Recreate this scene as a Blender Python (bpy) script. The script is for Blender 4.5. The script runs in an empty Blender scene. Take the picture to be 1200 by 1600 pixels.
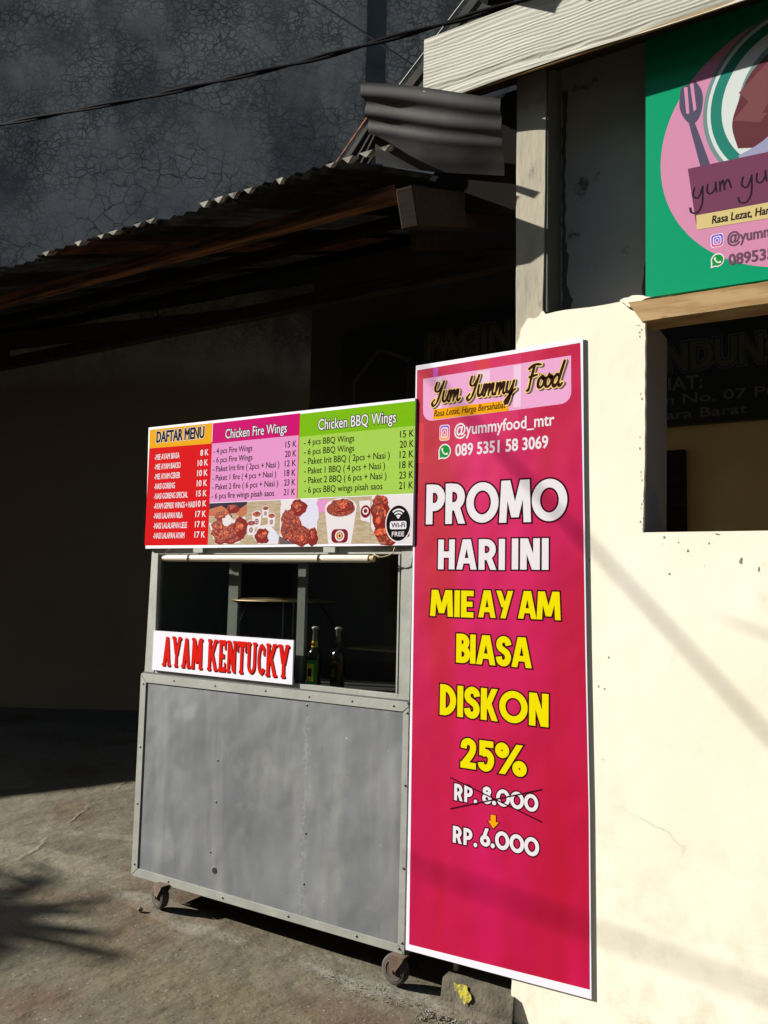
import bpy, bmesh, math, random
from mathutils import Vector, Matrix, noise
random.seed(7)
R = math.radians
scene = bpy.context.scene
COL = scene.collection

# ------------------------------------------------------------------ camera, light, exposure
cam_d = bpy.data.cameras.new('camera')
cam = bpy.data.objects.new('camera', cam_d); COL.objects.link(cam)
cam_d.sensor_fit = 'VERTICAL'; cam_d.sensor_height = 24; cam_d.lens = 18.75
cam_d.clip_start = .05; cam_d.clip_end = 600
yaw, pitch, roll = R(-31.586), R(5.176), R(1.293)
fw = Vector((math.sin(yaw)*math.cos(pitch), math.cos(yaw)*math.cos(pitch), math.sin(pitch)))
rt = Vector((math.cos(yaw), -math.sin(yaw), 0)); up = rt.cross(fw)
rt2 = rt*math.cos(roll)+up*math.sin(roll); up2 = -rt*math.sin(roll)+up*math.cos(roll)
M = Matrix((rt2, up2, -fw)).transposed().to_4x4(); M.translation = Vector((0, -2.744, 1.5))
cam.matrix_world = M
scene.camera = cam

SUN_TO = Vector((-.276, -.10, .122)).normalized()        # direction towards the sun
w = bpy.data.worlds.new('World'); scene.world = w; w.use_nodes = True
nt = w.node_tree; bg = nt.nodes['Background']
sky = nt.nodes.new('ShaderNodeTexSky'); sky.sky_type = 'NISHITA'; sky.sun_disc = False
sky.sun_elevation = math.asin(SUN_TO.z); sky.sun_rotation = math.atan2(SUN_TO.x, SUN_TO.y)
nt.links.new(sky.outputs[0], bg.inputs[0]); bg.inputs[1].default_value = .05
sl = bpy.data.lights.new('sun', 'SUN'); sl.energy = 5; sl.angle = R(.5); sl.color = (1, .95, .87)
so = bpy.data.objects.new('sun', sl); COL.objects.link(so)
so.rotation_euler = SUN_TO.to_track_quat('Z', 'Y').to_euler(); so.location = SUN_TO*30
scene.view_settings.view_transform = 'Standard'; scene.view_settings.look = 'None'
scene.view_settings.exposure = 1.25; scene.view_settings.gamma = 1
scene.view_settings.use_curve_mapping = False

# ------------------------------------------------------------------ materials
def srgb(r, g, b, k=1.0):
    f = lambda c: (c/12.92 if c <= .04045 else ((c+.055)/1.055)**2.4)
    return tuple(min(1, f(v/255)*k) for v in (r, g, b))+(1,)
def mat(name, col, rough=.6, metal=0, col2=None, scale=8, detail=6, bump=0, bscale=60, lo=.35, hi=.65, stretch=(1, 1, 1), spec=.5, coat=0):
    m = bpy.data.materials.new(name); m.use_nodes = True
    n = m.node_tree; b = n.nodes['Principled BSDF']
    b.inputs['Roughness'].default_value = rough; b.inputs['Metallic'].default_value = metal
    b.inputs['Specular IOR Level'].default_value = spec
    b.inputs['Coat Weight'].default_value = coat
    b.inputs['Base Color'].default_value = col
    tc = n.nodes.new('ShaderNodeTexCoord'); mp = n.nodes.new('ShaderNodeMapping')
    n.links.new(tc.outputs['Object'], mp.inputs[0]); mp.inputs['Scale'].default_value = stretch
    m['mp'] = mp.name
    if col2:
        nz = n.nodes.new('ShaderNodeTexNoise'); nz.inputs['Scale'].default_value = scale; nz.inputs['Detail'].default_value = detail
        n.links.new(mp.outputs[0], nz.inputs[0])
        mr = n.nodes.new('ShaderNodeMapRange'); mr.inputs[1].default_value = lo; mr.inputs[2].default_value = hi
        n.links.new(nz.outputs[0], mr.inputs[0])
        mx = n.nodes.new('ShaderNodeMix'); mx.data_type = 'RGBA'
        n.links.new(mr.outputs[0], mx.inputs[0]); mx.inputs[6].default_value = col; mx.inputs[7].default_value = col2
        n.links.new(mx.outputs[2], b.inputs['Base Color'])
    if bump:
        nb = n.nodes.new('ShaderNodeTexNoise'); nb.inputs['Scale'].default_value = bscale; nb.inputs['Detail'].default_value = 5
        n.links.new(mp.outputs[0], nb.inputs[0])
        bp = n.nodes.new('ShaderNodeBump'); bp.inputs['Strength'].default_value = 1; bp.inputs['Distance'].default_value = bump
        n.links.new(nb.outputs[0], bp.inputs['Height']); n.links.new(bp.outputs[0], b.inputs['Normal'])
    return m
class NB:
    """small node builder on top of a material"""
    def __init__(s, m):
        s.m = m; s.n = m.node_tree; s.b = s.n.nodes['Principled BSDF']; s.co = s.n.nodes[m['mp']].outputs[0]
    def new(s, t, **k):
        nd = s.n.nodes.new(t)
        for a, v in k.items(): setattr(nd, a, v)
        return nd
    def noise(s, scale, detail=5, co=None, rough=.5, dist=0):
        nd = s.new('ShaderNodeTexNoise'); nd.inputs['Scale'].default_value = scale; nd.inputs['Detail'].default_value = detail
        nd.inputs['Roughness'].default_value = rough; nd.inputs['Distortion'].default_value = dist
        s.n.links.new(co or s.co, nd.inputs[0]); return nd.outputs[0]
    def mapping(s, sc, rot=(0, 0, 0), loc=(0, 0, 0)):
        tc = s.new('ShaderNodeTexCoord'); mp = s.new('ShaderNodeMapping'); s.n.links.new(tc.outputs['Object'], mp.inputs[0])
        mp.inputs['Scale'].default_value = sc; mp.inputs['Rotation'].default_value = rot; mp.inputs['Location'].default_value = loc
        return mp.outputs[0]
    def rng(s, x, a, b, c=0, d=1):
        nd = s.new('ShaderNodeMapRange'); s.n.links.new(x, nd.inputs[0])
        for i, v in enumerate((a, b, c, d)): nd.inputs[i+1].default_value = v
        return nd.outputs[0]
    def math(s, op, a, b=None):
        nd = s.new('ShaderNodeMath', operation=op)
        for i, v in enumerate((a, b)):
            if v is None: continue
            if isinstance(v, (int, float)): nd.inputs[i].default_value = v
            else: s.n.links.new(v, nd.inputs[i])
        return nd.outputs[0]
    def over(s, fac, col):
        """lay a colour over the present base colour"""
        mx = s.new('ShaderNodeMix', data_type='RGBA')
        if s.b.inputs['Base Color'].links: s.n.links.new(s.b.inputs['Base Color'].links[0].from_socket, mx.inputs[6])
        else: mx.inputs[6].default_value = s.b.inputs['Base Color'].default_value
        mx.inputs[7].default_value = col; s.n.links.new(fac, mx.inputs[0]); s.n.links.new(mx.outputs[2], s.b.inputs['Base Color'])
    def bump(s, h, dist):
        bp = s.new('ShaderNodeBump'); bp.inputs['Distance'].default_value = dist; bp.inputs['Strength'].default_value = 1
        s.n.links.new(h, bp.inputs['Height'])
        if s.b.inputs['Normal'].links: s.n.links.new(s.b.inputs['Normal'].links[0].from_socket, bp.inputs['Normal'])
        s.n.links.new(bp.outputs[0], s.b.inputs['Normal'])
    def xyz(s, co=None):
        nd = s.new('ShaderNodeSeparateXYZ'); s.n.links.new(co or s.co, nd.inputs[0]); return nd.outputs

# ground: old stained concrete
G = mat('old_concrete', (.142, .126, .088, 1), .9, col2=(.098, .086, .058, 1), scale=1.6, detail=9, spec=.2)
g = NB(G)
g.over(g.rng(g.noise(2.6, 9, rough=.65), .56, .68), (.15, .135, .105, 1))
g.over(g.rng(g.noise(1.5, 6, co=g.mapping((1, 1, 1), loc=(5, 3, 0))), .56, .66), (.10, .07, .044, 1))
vx = g.new('ShaderNodeTexVoronoi', feature='DISTANCE_TO_EDGE'); vx.inputs['Scale'].default_value = .33
wob = g.new('ShaderNodeMix', data_type='VECTOR'); 
nzc = g.new('ShaderNodeTexNoise'); nzc.inputs['Scale'].default_value = 3; nzc.inputs['Detail'].default_value = 8; g.n.links.new(g.co, nzc.inputs[0])
wob.inputs[0].default_value = .18; g.n.links.new(g.co, wob.inputs[4]); g.n.links.new(nzc.outputs['Color'], wob.inputs[5]); g.n.links.new(wob.outputs[1], vx.inputs[0])
crack = g.math('MULTIPLY', g.rng(vx.outputs[0], .0, .006, 1, 0), g.rng(g.noise(2.3, 4), .45, .6))
g.over(g.math('MULTIPLY', crack, .6), (.17, .145, .10, 1))
gx = g.xyz()
def blotch(cx, cy, rx, ry, rot, col, k1, seed):      # a stain / mortar patch with a ragged rim
    ca, sa = math.cos(R(rot)), math.sin(R(rot)); dx = g.math('SUBTRACT', gx[0], cx); dy = g.math('SUBTRACT', gx[1], cy)
    u = g.math('DIVIDE', g.math('ADD', g.math('MULTIPLY', dx, ca), g.math('MULTIPLY', dy, sa)), rx)
    v = g.math('DIVIDE', g.math('SUBTRACT', g.math('MULTIPLY', dy, ca), g.math('MULTIPLY', dx, sa)), ry)
    d = g.math('ADD', g.math('SQRT', g.math('ADD', g.math('MULTIPLY', u, u), g.math('MULTIPLY', v, v))), g.math('MULTIPLY', g.math('SUBTRACT', g.noise(6, 8, rough=.65, co=g.mapping((1, 1, 1), loc=(seed, 0, 0))), .5), 1.6))
    g.over(g.rng(d, .75, 1.05, k1, 0), col)
blotch(-2.75, -.01, .42, .11, -4, (.20, .185, .145, 1), .75, 1)
blotch(-1.72, -.03, .45, .09, -3, (.19, .18, .15, 1), .8, 2)
blotch(-4.0, .10, .8, .12, 8, (.19, .175, .125, 1), .65, 3)
blotch(-3.9, .55, .5, .05, 20, (.18, .165, .12, 1), .5, 4)
blotch(-2.2, .02, .7, .06, -2, (.10, .085, .055, 1), .6, 5)
blotch(-3.1, -.12, .7, .10, 14, (.11, .075, .045, 1), .5, 6)
blotch(-2.2, -.45, .7, .16, 4, (.115, .10, .055, 1), .55, 7)
blotch(-1.5, -.28, .5, .10, 0, (.09, .06, .04, 1), .55, 8)
pits = g.rng(g.noise(95, 3), .62, .70)
g.over(pits, (.045, .038, .03, 1))
g.over(g.rng(g.noise(45, 6, rough=.8), .50, .72, 0, .45), (.035, .028, .018, 1))
g.over(g.rng(g.noise(70, 2), .69, .72), (.26, .24, .2, 1))
g.bump(g.noise(80, 6, rough=.7), .0016); g.bump(g.noise(7, 6), .02)
g.bump(crack, .004)
# rough cement patch lifted round the wheels
PATCH = mat('cement_mortar', (.185, .175, .145, 1), .95, col2=(.125, .115, .09, 1), scale=14, bump=.006, bscale=110, spec=.2)
KERB = mat('kerb_concrete', (.13, .115, .085, 1), .95, col2=(.075, .065, .05, 1), scale=16, bump=.003, bscale=80, spec=.2)
YPAINT = mat('yellow_paint', (.42, .36, .02, 1), .8, col2=(.2, .17, .03, 1), scale=70, lo=.45, hi=.6, bump=.003, bscale=90)

CREAM = mat('cream_wall_paint', (.83, .80, .68, 1), .85, col2=(.79, .745, .60, 1), scale=1.8, detail=7, spec=.25)
c_ = NB(CREAM)
c_.over(c_.rng(c_.noise(3.2, 8, co=c_.mapping((1, 1, 1), loc=(3, 1, 7)), rough=.7), .60, .80), (.64, .55, .38, 1))
z_ = c_.xyz()
low = c_.rng(z_[2], .0, .95, 1, 0)
st = c_.math('MULTIPLY', low, c_.rng(c_.noise(5.5, 8, rough=.7), .47, .70))
c_.over(st, (.56, .50, .37, 1))
hv = c_.new('ShaderNodeTexVoronoi', feature='DISTANCE_TO_EDGE'); hv.inputs['Scale'].default_value = 1.3
hm = c_.new('ShaderNodeMix', data_type='VECTOR'); hm.inputs[0].default_value = .3; hn = c_.new('ShaderNodeTexNoise'); hn.inputs['Scale'].default_value = 3; hn.inputs['Detail'].default_value = 9
c_.n.links.new(c_.co, hn.inputs[0]); c_.n.links.new(c_.co, hm.inputs[4]); c_.n.links.new(hn.outputs['Color'], hm.inputs[5]); c_.n.links.new(hm.outputs[1], hv.inputs[0])
c_.over(c_.math('MULTIPLY', c_.rng(hv.outputs[0], .0, .006, .6, 0), c_.rng(c_.noise(1.7, 4), .50, .60)), (.45, .40, .30, 1))
chip = c_.math('MULTIPLY', c_.rng(c_.noise(26, 8, rough=.75), .685, .70), c_.rng(c_.noise(2.2, 3, co=c_.mapping((1, 1, 1), loc=(1, 8, 2))), .50, .58))
c_.over(chip, (.30, .28, .24, 1))
c_.bump(c_.noise(2.5, 4), .004); c_.bump(c_.noise(11, 4), .0007); c_.bump(c_.noise(90, 3), .00022)
GREYP = mat('weathered_grey_render', (.44, .40, .30, 1), .9, col2=(.33, .31, .25, 1), scale=5, detail=8, stretch=(2.2, 2.2, .8), bump=.002, bscale=14, spec=.2)
gq = NB(GREYP); gq.over(gq.rng(gq.noise(7, 8, rough=.7), .60, .72), (.16, .155, .135, 1))
PANELP = mat('grey_recess_render', (.52, .455, .44, 1), .9, col2=(.43, .385, .37, 1), scale=3, bump=.002, bscale=10, spec=.2)
pq = NB(PANELP); pq.over(pq.rng(pq.noise(6, 9, rough=.7), .60, .68), (.13, .12, .10, 1))
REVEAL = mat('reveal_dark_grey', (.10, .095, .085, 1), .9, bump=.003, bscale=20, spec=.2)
PIERIN = mat('pier_side_bluish', (.15, .155, .18, 1), .9, bump=.002, bscale=12)
INWALL = mat('interior_tan_wall', (.74, .56, .27, 1), .85, col2=(.62, .46, .22, 1), scale=2)
PLATEW = mat('old_plate_timber', (.06, .042, .03, 1), .8, col2=(.03, .022, .016, 1), scale=6, stretch=(1, 8, 8), spec=.08)
GAPDARK = mat('gap_shade_black', (.010, .009, .008, 1), .95, spec=.03)  # shade colour for the gap behind the cladding
DIMWALL = mat('shaded_back_wall', (.06, .055, .045, 1), .9, col2=(.04, .037, .03, 1), scale=3)  # darker copy of the interior wall, roof shade put into its colour
DARKW = mat('dark_timber', (.035, .025, .018, 1), .8, col2=(.025, .017, .012, 1), scale=6, stretch=(1, 8, 8), bump=.0003, bscale=30, spec=.05)
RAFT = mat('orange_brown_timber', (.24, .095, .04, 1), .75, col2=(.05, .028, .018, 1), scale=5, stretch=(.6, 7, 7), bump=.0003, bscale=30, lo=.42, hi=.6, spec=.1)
LEDGEW = mat('raw_wood_beam', (.40, .27, .12, 1), .7, col2=(.27, .15, .05, 1), scale=4.5, detail=6, stretch=(1.3, 4, 9), bump=.0004, bscale=40, lo=.4, hi=.62)
lw = NB(LEDGEW); lw.over(lw.rng(lw.noise(9, 3, co=lw.mapping((1, 1, 2.2))), .60, .70), (.24, .12, .03, 1))

FASC = mat('painted_grained_wood', (.53, .525, .45, 1), .8, col2=(.43, .43, .37, 1), scale=3, stretch=(1, 1, 8), spec=.3)
f_ = NB(FASC)
co = f_.mapping((.9, 1, 17), rot=(0, R(-5), 0))
nzf = f_.noise(1.7, 3, co=f_.mapping((.9, 1, 3.0)), dist=.4)
x = f_.xyz(co)
ph = f_.math('ADD', f_.math('MULTIPLY', x[2], 24), f_.math('MULTIPLY', nzf, 42))
gr = f_.math('SINE', ph)
f_.over(f_.rng(gr, -.98, -.5, .45, 0), (.26, .26, .22, 1))
f_.bump(gr, .00075); f_.bump(f_.noise(80, 4, co=f_.mapping((.3, 1, 3))), .0008)

# neighbour's tall wall, crackled paint
CRK = mat('crackled_grey_paint', (.50, .425, .355, 1), .9, col2=(.40, .34, .285, 1), scale=1.4, detail=8, spec=.2)
k = NB(CRK)
def crackle(scale, wd, seed):
    v = k.new('ShaderNodeTexVoronoi', feature='DISTANCE_TO_EDGE'); v.inputs['Scale'].default_value = scale
    mx = k.new('ShaderNodeMix', data_type='VECTOR'); mx.inputs[0].default_value = .16
    nz = k.new('ShaderNodeTexNoise'); nz.inputs['Scale'].default_value = 4.5; nz.inputs['Detail'].default_value = 7
    c0 = k.mapping((1, 1, 1), loc=(seed, seed, 0)); k.n.links.new(c0, nz.inputs[0]); k.n.links.new(c0, mx.inputs[4]); k.n.links.new(nz.outputs['Color'], mx.inputs[5])
    k.n.links.new(mx.outputs[1], v.inputs[0]); return k.rng(v.outputs[0], wd*.35, wd, 1, 0)
zz = k.xyz()
big = crackle(6.4, .045, 0); fine = crackle(13, .085, 4)
zone = k.rng(k.noise(.42, 5, co=k.mapping((1, 1, 1), loc=(2, 0, 4))), .44, .56)
upz = k.rng(zz[2], 5.0, 8.5, 0, 1)
fm = k.math('MULTIPLY', fine, k.math('MAXIMUM', k.math('MULTIPLY', zone, .8), k.math('MULTIPLY', upz, .8)))
cm = k.math('MULTIPLY', k.math('MULTIPLY', k.math('MAXIMUM', k.math('MULTIPLY', big, .75), fm), k.rng(zz[2], 4.1, 4.5, 0, 1)), k.rng(k.noise(1.1, 6), .34, .55, .12, 1))
k.over(k.math('MULTIPLY', cm, k.rng(k.noise(3.0, 5, co=k.mapping((1, 1, 1), loc=(9, 9, 1))), .34, .58, .3, 1)), (.07, .064, .058, 1))
pt = k.math('ADD', k.noise(.62, 7, rough=.6, co=k.mapping((1.15, 1.15, .75), loc=(7, 3, 1.4))), k.math('MULTIPLY', upz, .09))
k.over(k.rng(pt, .52, .66, 0, .7), (.10, .092, .082, 1))
k.over(k.rng(k.noise(2.2, 9, rough=.75, co=k.mapping((1, 1, 1), loc=(1, 7, 3))), .52, .72, 0, .55), (.12, .112, .10, 1))
k.over(k.rng(k.noise(1.6, 7, rough=.7, co=k.mapping((2.6, 1, .22))), .55, .75, 0, .45), (.11, .105, .10, 1))
lowm = k.rng(k.math('ADD', zz[2], k.math('MULTIPLY', k.noise(.8, 3), .5)), 4.0, 4.35, 1, 0)
k.over(k.math('MULTIPLY', lowm, .9), (.24, .165, .10, 1))
k.bump(k.math('SUBTRACT', 0, cm), .01)
STRIP = mat('dark_concrete_strip', (.07, .07, .072, 1), .95, bump=.004, bscale=20, col2=(.045, .045, .046, 1), scale=4)

CORR = mat('old_corrugated_cement', (.06, .058, .054, 1), .85, col2=(.03, .029, .027, 1), scale=6, detail=7, bump=.0004, bscale=60, spec=.1)
CORRR = mat('rusted_corrugated_sheet', (.085, .04, .025, 1), .9, col2=(.035, .025, .02, 1), scale=8, bump=.0004, bscale=60, spec=.1)
FLASH = mat('dark_flashing_sheet', (.034, .036, .038, 1), .6, col2=(.018, .018, .020, 1), scale=7, detail=8, bump=.0004, bscale=60, spec=.45)
TIP = mat('pale_sunlit_edge', (.38, .37, .32, 1), .9, col2=(.09, .08, .07, 1), scale=18, spec=.1)  # pale colour for the sunlit look of the sheet ends
TILE = mat('grey_clay_tile', (.11, .115, .115, 1), .8, col2=(.07, .07, .07, 1), scale=10, bump=.001, bscale=50, spec=.1)

ZINC = mat('dull_zinc_sheet', (.188, .200, .213, 1), .6, metal=.3, col2=(.128, .138, .150, 1), scale=2.2, detail=9, spec=.4)
zn = NB(ZINC)
zn.over(zn.rng(zn.noise(2.2, 6, co=zn.mapping((3.2, 1, .45))), .50, .72, 0, .6), (.29, .29, .285, 1))
zn.over(zn.rng(zn.noise(3.2, 8, rough=.6, co=zn.mapping((1, 1, 1), loc=(4, 0, 2))), .54, .78, 0, .55), (.34, .335, .315, 1))
zn.over(zn.rng(zn.noise(5, 8, co=zn.mapping((4, 1, .35), loc=(9, 0, 2))), .60, .72, 0, .5), (.12, .124, .13, 1))
zn.over(zn.rng(zn.noise(46, 6, rough=.7), .67, .71, 0, .7), (.62, .62, .60, 1))
zn.over(zn.rng(zn.noise(7, 10, rough=.8, co=zn.mapping((5, 1, .5), rot=(0, R(18), 0))), .685, .70, 0, .6), (.6, .6, .57, 1))
zs = zn.xyz()
seamw = zn.math('MULTIPLY', zn.rng(zn.math('ABSOLUTE', zn.math('ADD', zs[0], 2.04)), .004, .03, 1, 0), zn.rng(zn.noise(60, 5), .45, .6))
zn.over(zn.math('MULTIPLY', seamw, .13), (.6, .6, .56, 1))
zn.bump(zn.noise(2.3, 3, co=zn.mapping((1, 1, .8))), .022); zn.bump(zn.noise(9, 2), .0012); zn.bump(zn.noise(120, 3), .0003)
TRIM = mat('painted_trim_grey', (.32, .33, .295, 1), .6, metal=.1, col2=(.26, .27, .24, 1), scale=9, detail=7, bump=.0006, bscale=40)
tr = NB(TRIM); tr.over(tr.rng(tr.noise(70, 5), .66, .72, 0, .6), (.2, .2, .19, 1))
SCREW = mat('dark_screw', (.12, .12, .12, 1), .4, metal=.8)
BLACK = mat('black_void', (.006, .006, .006, 1), .9)
TYRE = mat('worn_rubber', (.055, .048, .038, 1), .9, col2=(.028, .025, .021, 1), scale=22, bump=.0008, bscale=60)
RUST = mat('rusty_caster_steel', (.13, .085, .05, 1), .8, metal=.1, col2=(.08, .05, .035, 1), scale=35, bump=.0006, bscale=90)
TUBE = mat('cream_plastic_tube', (.74, .68, .56, 1), .35, col2=(.66, .60, .48, 1), scale=4)
WIREY = mat('bare_tan_wire', (.42, .32, .17, 1), .6)
CABLE = mat('black_cable', (.010, .010, .011, 1), .9, spec=.04)
INSIDE = mat('cart_inside_brown', (.16, .135, .10, 1), .7, col2=(.12, .10, .075, 1), scale=3)
INGREY = mat('cart_inside_dark', (.085, .085, .085, 1), .6)
TAN = mat('tan_wood_and_canopy', (.50, .37, .18, 1), .6, col2=(.40, .28, .13, 1), scale=20)
POLE = mat('pale_metal_rod', (.5, .5, .48, 1), .35, metal=.6)
GL = bpy.data.materials.new('window_glass'); GL.use_nodes = True
n_ = GL.node_tree; n_.nodes.remove(n_.nodes['Principled BSDF'])
tr1 = n_.nodes.new('ShaderNodeBsdfTransparent'); tr1.inputs[0].default_value = (.80, .82, .80, 1)
gl1 = n_.nodes.new('ShaderNodeBsdfGlossy'); gl1.inputs['Roughness'].default_value = .02
lwt = n_.nodes.new('ShaderNodeLayerWeight'); lwt.inputs[0].default_value = .5
pw = n_.nodes.new('ShaderNodeMath'); pw.operation = 'POWER'; n_.links.new(lwt.outputs['Facing'], pw.inputs[0]); pw.inputs[1].default_value = 5
fr = n_.nodes.new('ShaderNodeMapRange'); n_.links.new(pw.outputs[0], fr.inputs[0]); fr.inputs[3].default_value = .04; fr.inputs[4].default_value = 1
ms = n_.nodes.new('ShaderNodeMixShader'); n_.links.new(fr.outputs[0], ms.inputs[0]); n_.links.new(tr1.outputs[0], ms.inputs[1]); n_.links.new(gl1.outputs[0], ms.inputs[2])
n_.links.new(ms.outputs[0], n_.nodes['Material Output'].inputs[0])
BOTTLE = mat('dark_soy_bottle', (.012, .007, .004, 1), .12, spec=.6)
NECK = mat('clear_bottle_neck', (.16, .14, .10, 1), .1, spec=.8)
CAPM = mat('white_bottle_cap', (.7, .7, .68, 1), .4)

def ink(name, r, g_, b_, kk=.80, rough=.8, **a): return mat(name, srgb(r, g_, b_, kk), rough, spec=.02, **a)
I_WHITE = ink('print_white', 236, 232, 240); I_BLACK = ink('print_black', 22, 16, 18)
I_PAPER = mat('white_vinyl', (.74, .73, .82, 1), .5, spec=.2)
I_YEL = ink('print_yellow', 240, 226, 0); I_MAROON = ink('print_maroon', 60, 10, 25)
I_ORANGE = ink('print_orange', 245, 170, 15); I_CREAM = ink('print_cream', 250, 215, 130)
I_RED = ink('print_red', 216, 10, 18); I_REDT = ink('print_signal_red', 222, 28, 18); I_DRED = ink('print_dark_red', 70, 12, 10)
I_GOLD = ink('print_gold', 236, 172, 20); I_MAG = ink('print_magenta', 205, 8, 112); I_PINK = ink('print_pink', 228, 152, 208)
I_LPINK = ink('print_light_pink', 236, 172, 216); I_GREEN = ink('print_green', 122, 186, 12); I_LGREEN = ink('print_light_green', 166, 208, 84)
I_BROWN = ink('print_brown', 50, 26, 24); I_WOOD = ink('print_table_wood', 200, 186, 160, col2=srgb(160, 140, 112), scale=30, stretch=(1, 1, 6))
I_TRAY = ink('print_tray_white', 232, 226, 232); I_RICE = ink('print_rice', 226, 226, 240, col2=srgb(200, 200, 225), scale=160)
I_CUPR = ink('print_cup_red', 130, 22, 36); I_SKIN = ink('print_hand', 196, 120, 90)
I_GREY = ink('print_shadow_grey', 108, 92, 96); I_WAG = ink('print_icon_green', 30, 150, 60)
CHICK = mat('print_fried_chicken', srgb(140, 28, 14), .55, spec=.12)
q = NB(CHICK)
vv = q.new('ShaderNodeTexVoronoi'); vv.inputs['Scale'].default_value = 85; q.n.links.new(q.co, vv.inputs[0])
q.over(q.rng(q.noise(60, 5), .42, .62), srgb(190, 66, 26)); q.over(q.rng(vv.outputs[0], .35, .7, 0, .8), srgb(70, 12, 10))
q.over(q.rng(q.noise(150, 4), .6, .68), srgb(240, 150, 80)); q.over(q.rng(q.noise(120, 4, co=q.mapping((1, 1, 1), loc=(3, 3, 3))), .66, .70), srgb(90, 96, 30))
CHICK2 = mat('print_fried_chicken_light', srgb(222, 104, 54), .55, col2=srgb(150, 44, 20), scale=90, spec=.12, lo=.42, hi=.6)
I_CHD = mat('print_chicken_shadow', srgb(120, 22, 14), .7, spec=.05)  # shadow tone printed under and between the chicken lumps
BANNER = mat('printed_crimson_banner', srgb(186, 10, 50, .82), .5, spec=.2)
b_ = NB(BANNER)
ry = b_.noise(1.0, 2, co=b_.mapping((3.8, 1, .6), rot=(0, R(20), 0), loc=(.4, 0, .2)))
b_.over(b_.rng(ry, .36, .74, 0, .85), srgb(216, 16, 116, .85))
b_.over(b_.rng(b_.noise(1.3, 4, co=b_.mapping((1, 1, .8), loc=(3, 0, 6))), .5, .75, 0, .6), srgb(176, 10, 38, .85))
b_.bump(b_.noise(1.6, 3), .02); b_.bump(b_.noise(500, 2), .00008)
IGM = mat('print_icon_gradient', srgb(240, 150, 50), .4)
i_ = NB(IGM)
def gradmat(m, z0, z1):
    o = NB(m); s_ = o.xyz(); o.over(o.rng(s_[2], z0, (z0+z1)/2), srgb(214, 40, 110)); o.over(o.rng(s_[2], (z0+z1)/2, z1), srgb(96, 70, 200))
gradmat(IGM, 2.062, 2.125)
IGM2 = mat('print_icon_gradient_small', srgb(240, 140, 60), .4); gradmat(IGM2, 2.62, 2.675)
S_GREEN = mat('sign_green', srgb(0, 166, 116, .72), .4, spec=.25); S_PINK = mat('sign_pink', srgb(222, 150, 186, .74), .4, spec=.25)
S_WHITE = mat('sign_white', srgb(225, 235, 232, .74), .4, spec=.25); S_TEAL = mat('sign_teal', srgb(40, 135, 120, .74), .4, spec=.25)
S_GRAY = mat('sign_soft_grey', srgb(120, 150, 150, .74), .4, spec=.25); S_BRN = mat('sign_brown', srgb(128, 78, 82, .74), .4, spec=.25)
S_BRN2 = mat('sign_dark_brown', srgb(105, 55, 62, .74), .4, spec=.25); S_LIL = mat('sign_lilac', srgb(165, 165, 200, .74), .4, spec=.25)
S_FORK = mat('sign_slate', srgb(88, 86, 112, .74), .4, spec=.25); S_PURP = mat('sign_plum', srgb(122, 66, 96, .74), .4, spec=.25)
S_INK = mat('sign_dark_ink', srgb(40, 26, 40, .8), .3); S_YEL = mat('sign_straw', srgb(226, 206, 140, .74), .4, spec=.25); S_TXT = mat('sign_grey_ink', srgb(110, 80, 96, .8), .3)
NOTE_BG = mat('black_painted_board', (.012, .011, .011, 1), .5); NOTE_TX = mat('board_grey_ink', (.12, .12, .125, 1), .6); NOTE_GD = mat('board_ochre_ink', (.085, .07, .035, 1), .6)
LEAF = mat('palm_leaf', (.05, .09, .02, 1), .6); BARK = mat('palm_bark', (.12, .09, .06, 1), .9)

# ------------------------------------------------------------------ mesh helpers
def link(name, me, m, parent=None, smooth=False):
    o = bpy.data.objects.new(name, me); COL.objects.link(o)
    for x in (m if isinstance(m, (list, tuple)) else [m]): me.materials.append(x)
    if parent: o.parent = parent
    if smooth:
        for p in me.polygons: p.use_smooth = True
    return o
def tobj(name, bm, m, parent=None, smooth=False):
    me = bpy.data.meshes.new(name); bm.to_mesh(me); bm.free(); return link(name, me, m, parent, smooth)
def tag(o, label, cat, group=None, kind=None):
    if label: o['label'] = label
    if cat: o['category'] = cat
    if group: o['group'] = group
    if kind: o['kind'] = kind
    return o
def thing(name, label, cat, loc=(0, 0, 0), group=None):
    o = bpy.data.objects.new(name, None); COL.objects.link(o); o.location = loc; o.empty_display_size = .1
    tag(o, label, cat, group); o['_loc'] = tuple(loc); return o
def adopt(o, parent):      # the meshes are written in place coordinates; keep them there under a moved Empty
    o.parent = parent; o.matrix_parent_inverse = Matrix.Translation(Vector(parent.location)).inverted(); return o
def bx(bm, x0, x1, y0, y1, z0, z1):
    v = [bm.verts.new(p) for p in ((x0, y0, z0), (x1, y0, z0), (x1, y1, z0), (x0, y1, z0), (x0, y0, z1), (x1, y0, z1), (x1, y1, z1), (x0, y1, z1))]
    for f in ((0, 3, 2, 1), (4, 5, 6, 7), (0, 1, 5, 4), (1, 2, 6, 5), (2, 3, 7, 6), (3, 0, 4, 7)): bm.faces.new([v[i] for i in f])
def box(name, x0, x1, y0, y1, z0, z1, m, parent=None, bev=.0):
    bm = bmesh.new(); bx(bm, x0, x1, y0, y1, z0, z1)
    if bev: bmesh.ops.bevel(bm, geom=bm.edges[:], offset=bev, segments=2, affect='EDGES', profile=.6)
    o = tobj(name, bm, m)
    if parent: adopt(o, parent)
    return o
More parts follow.
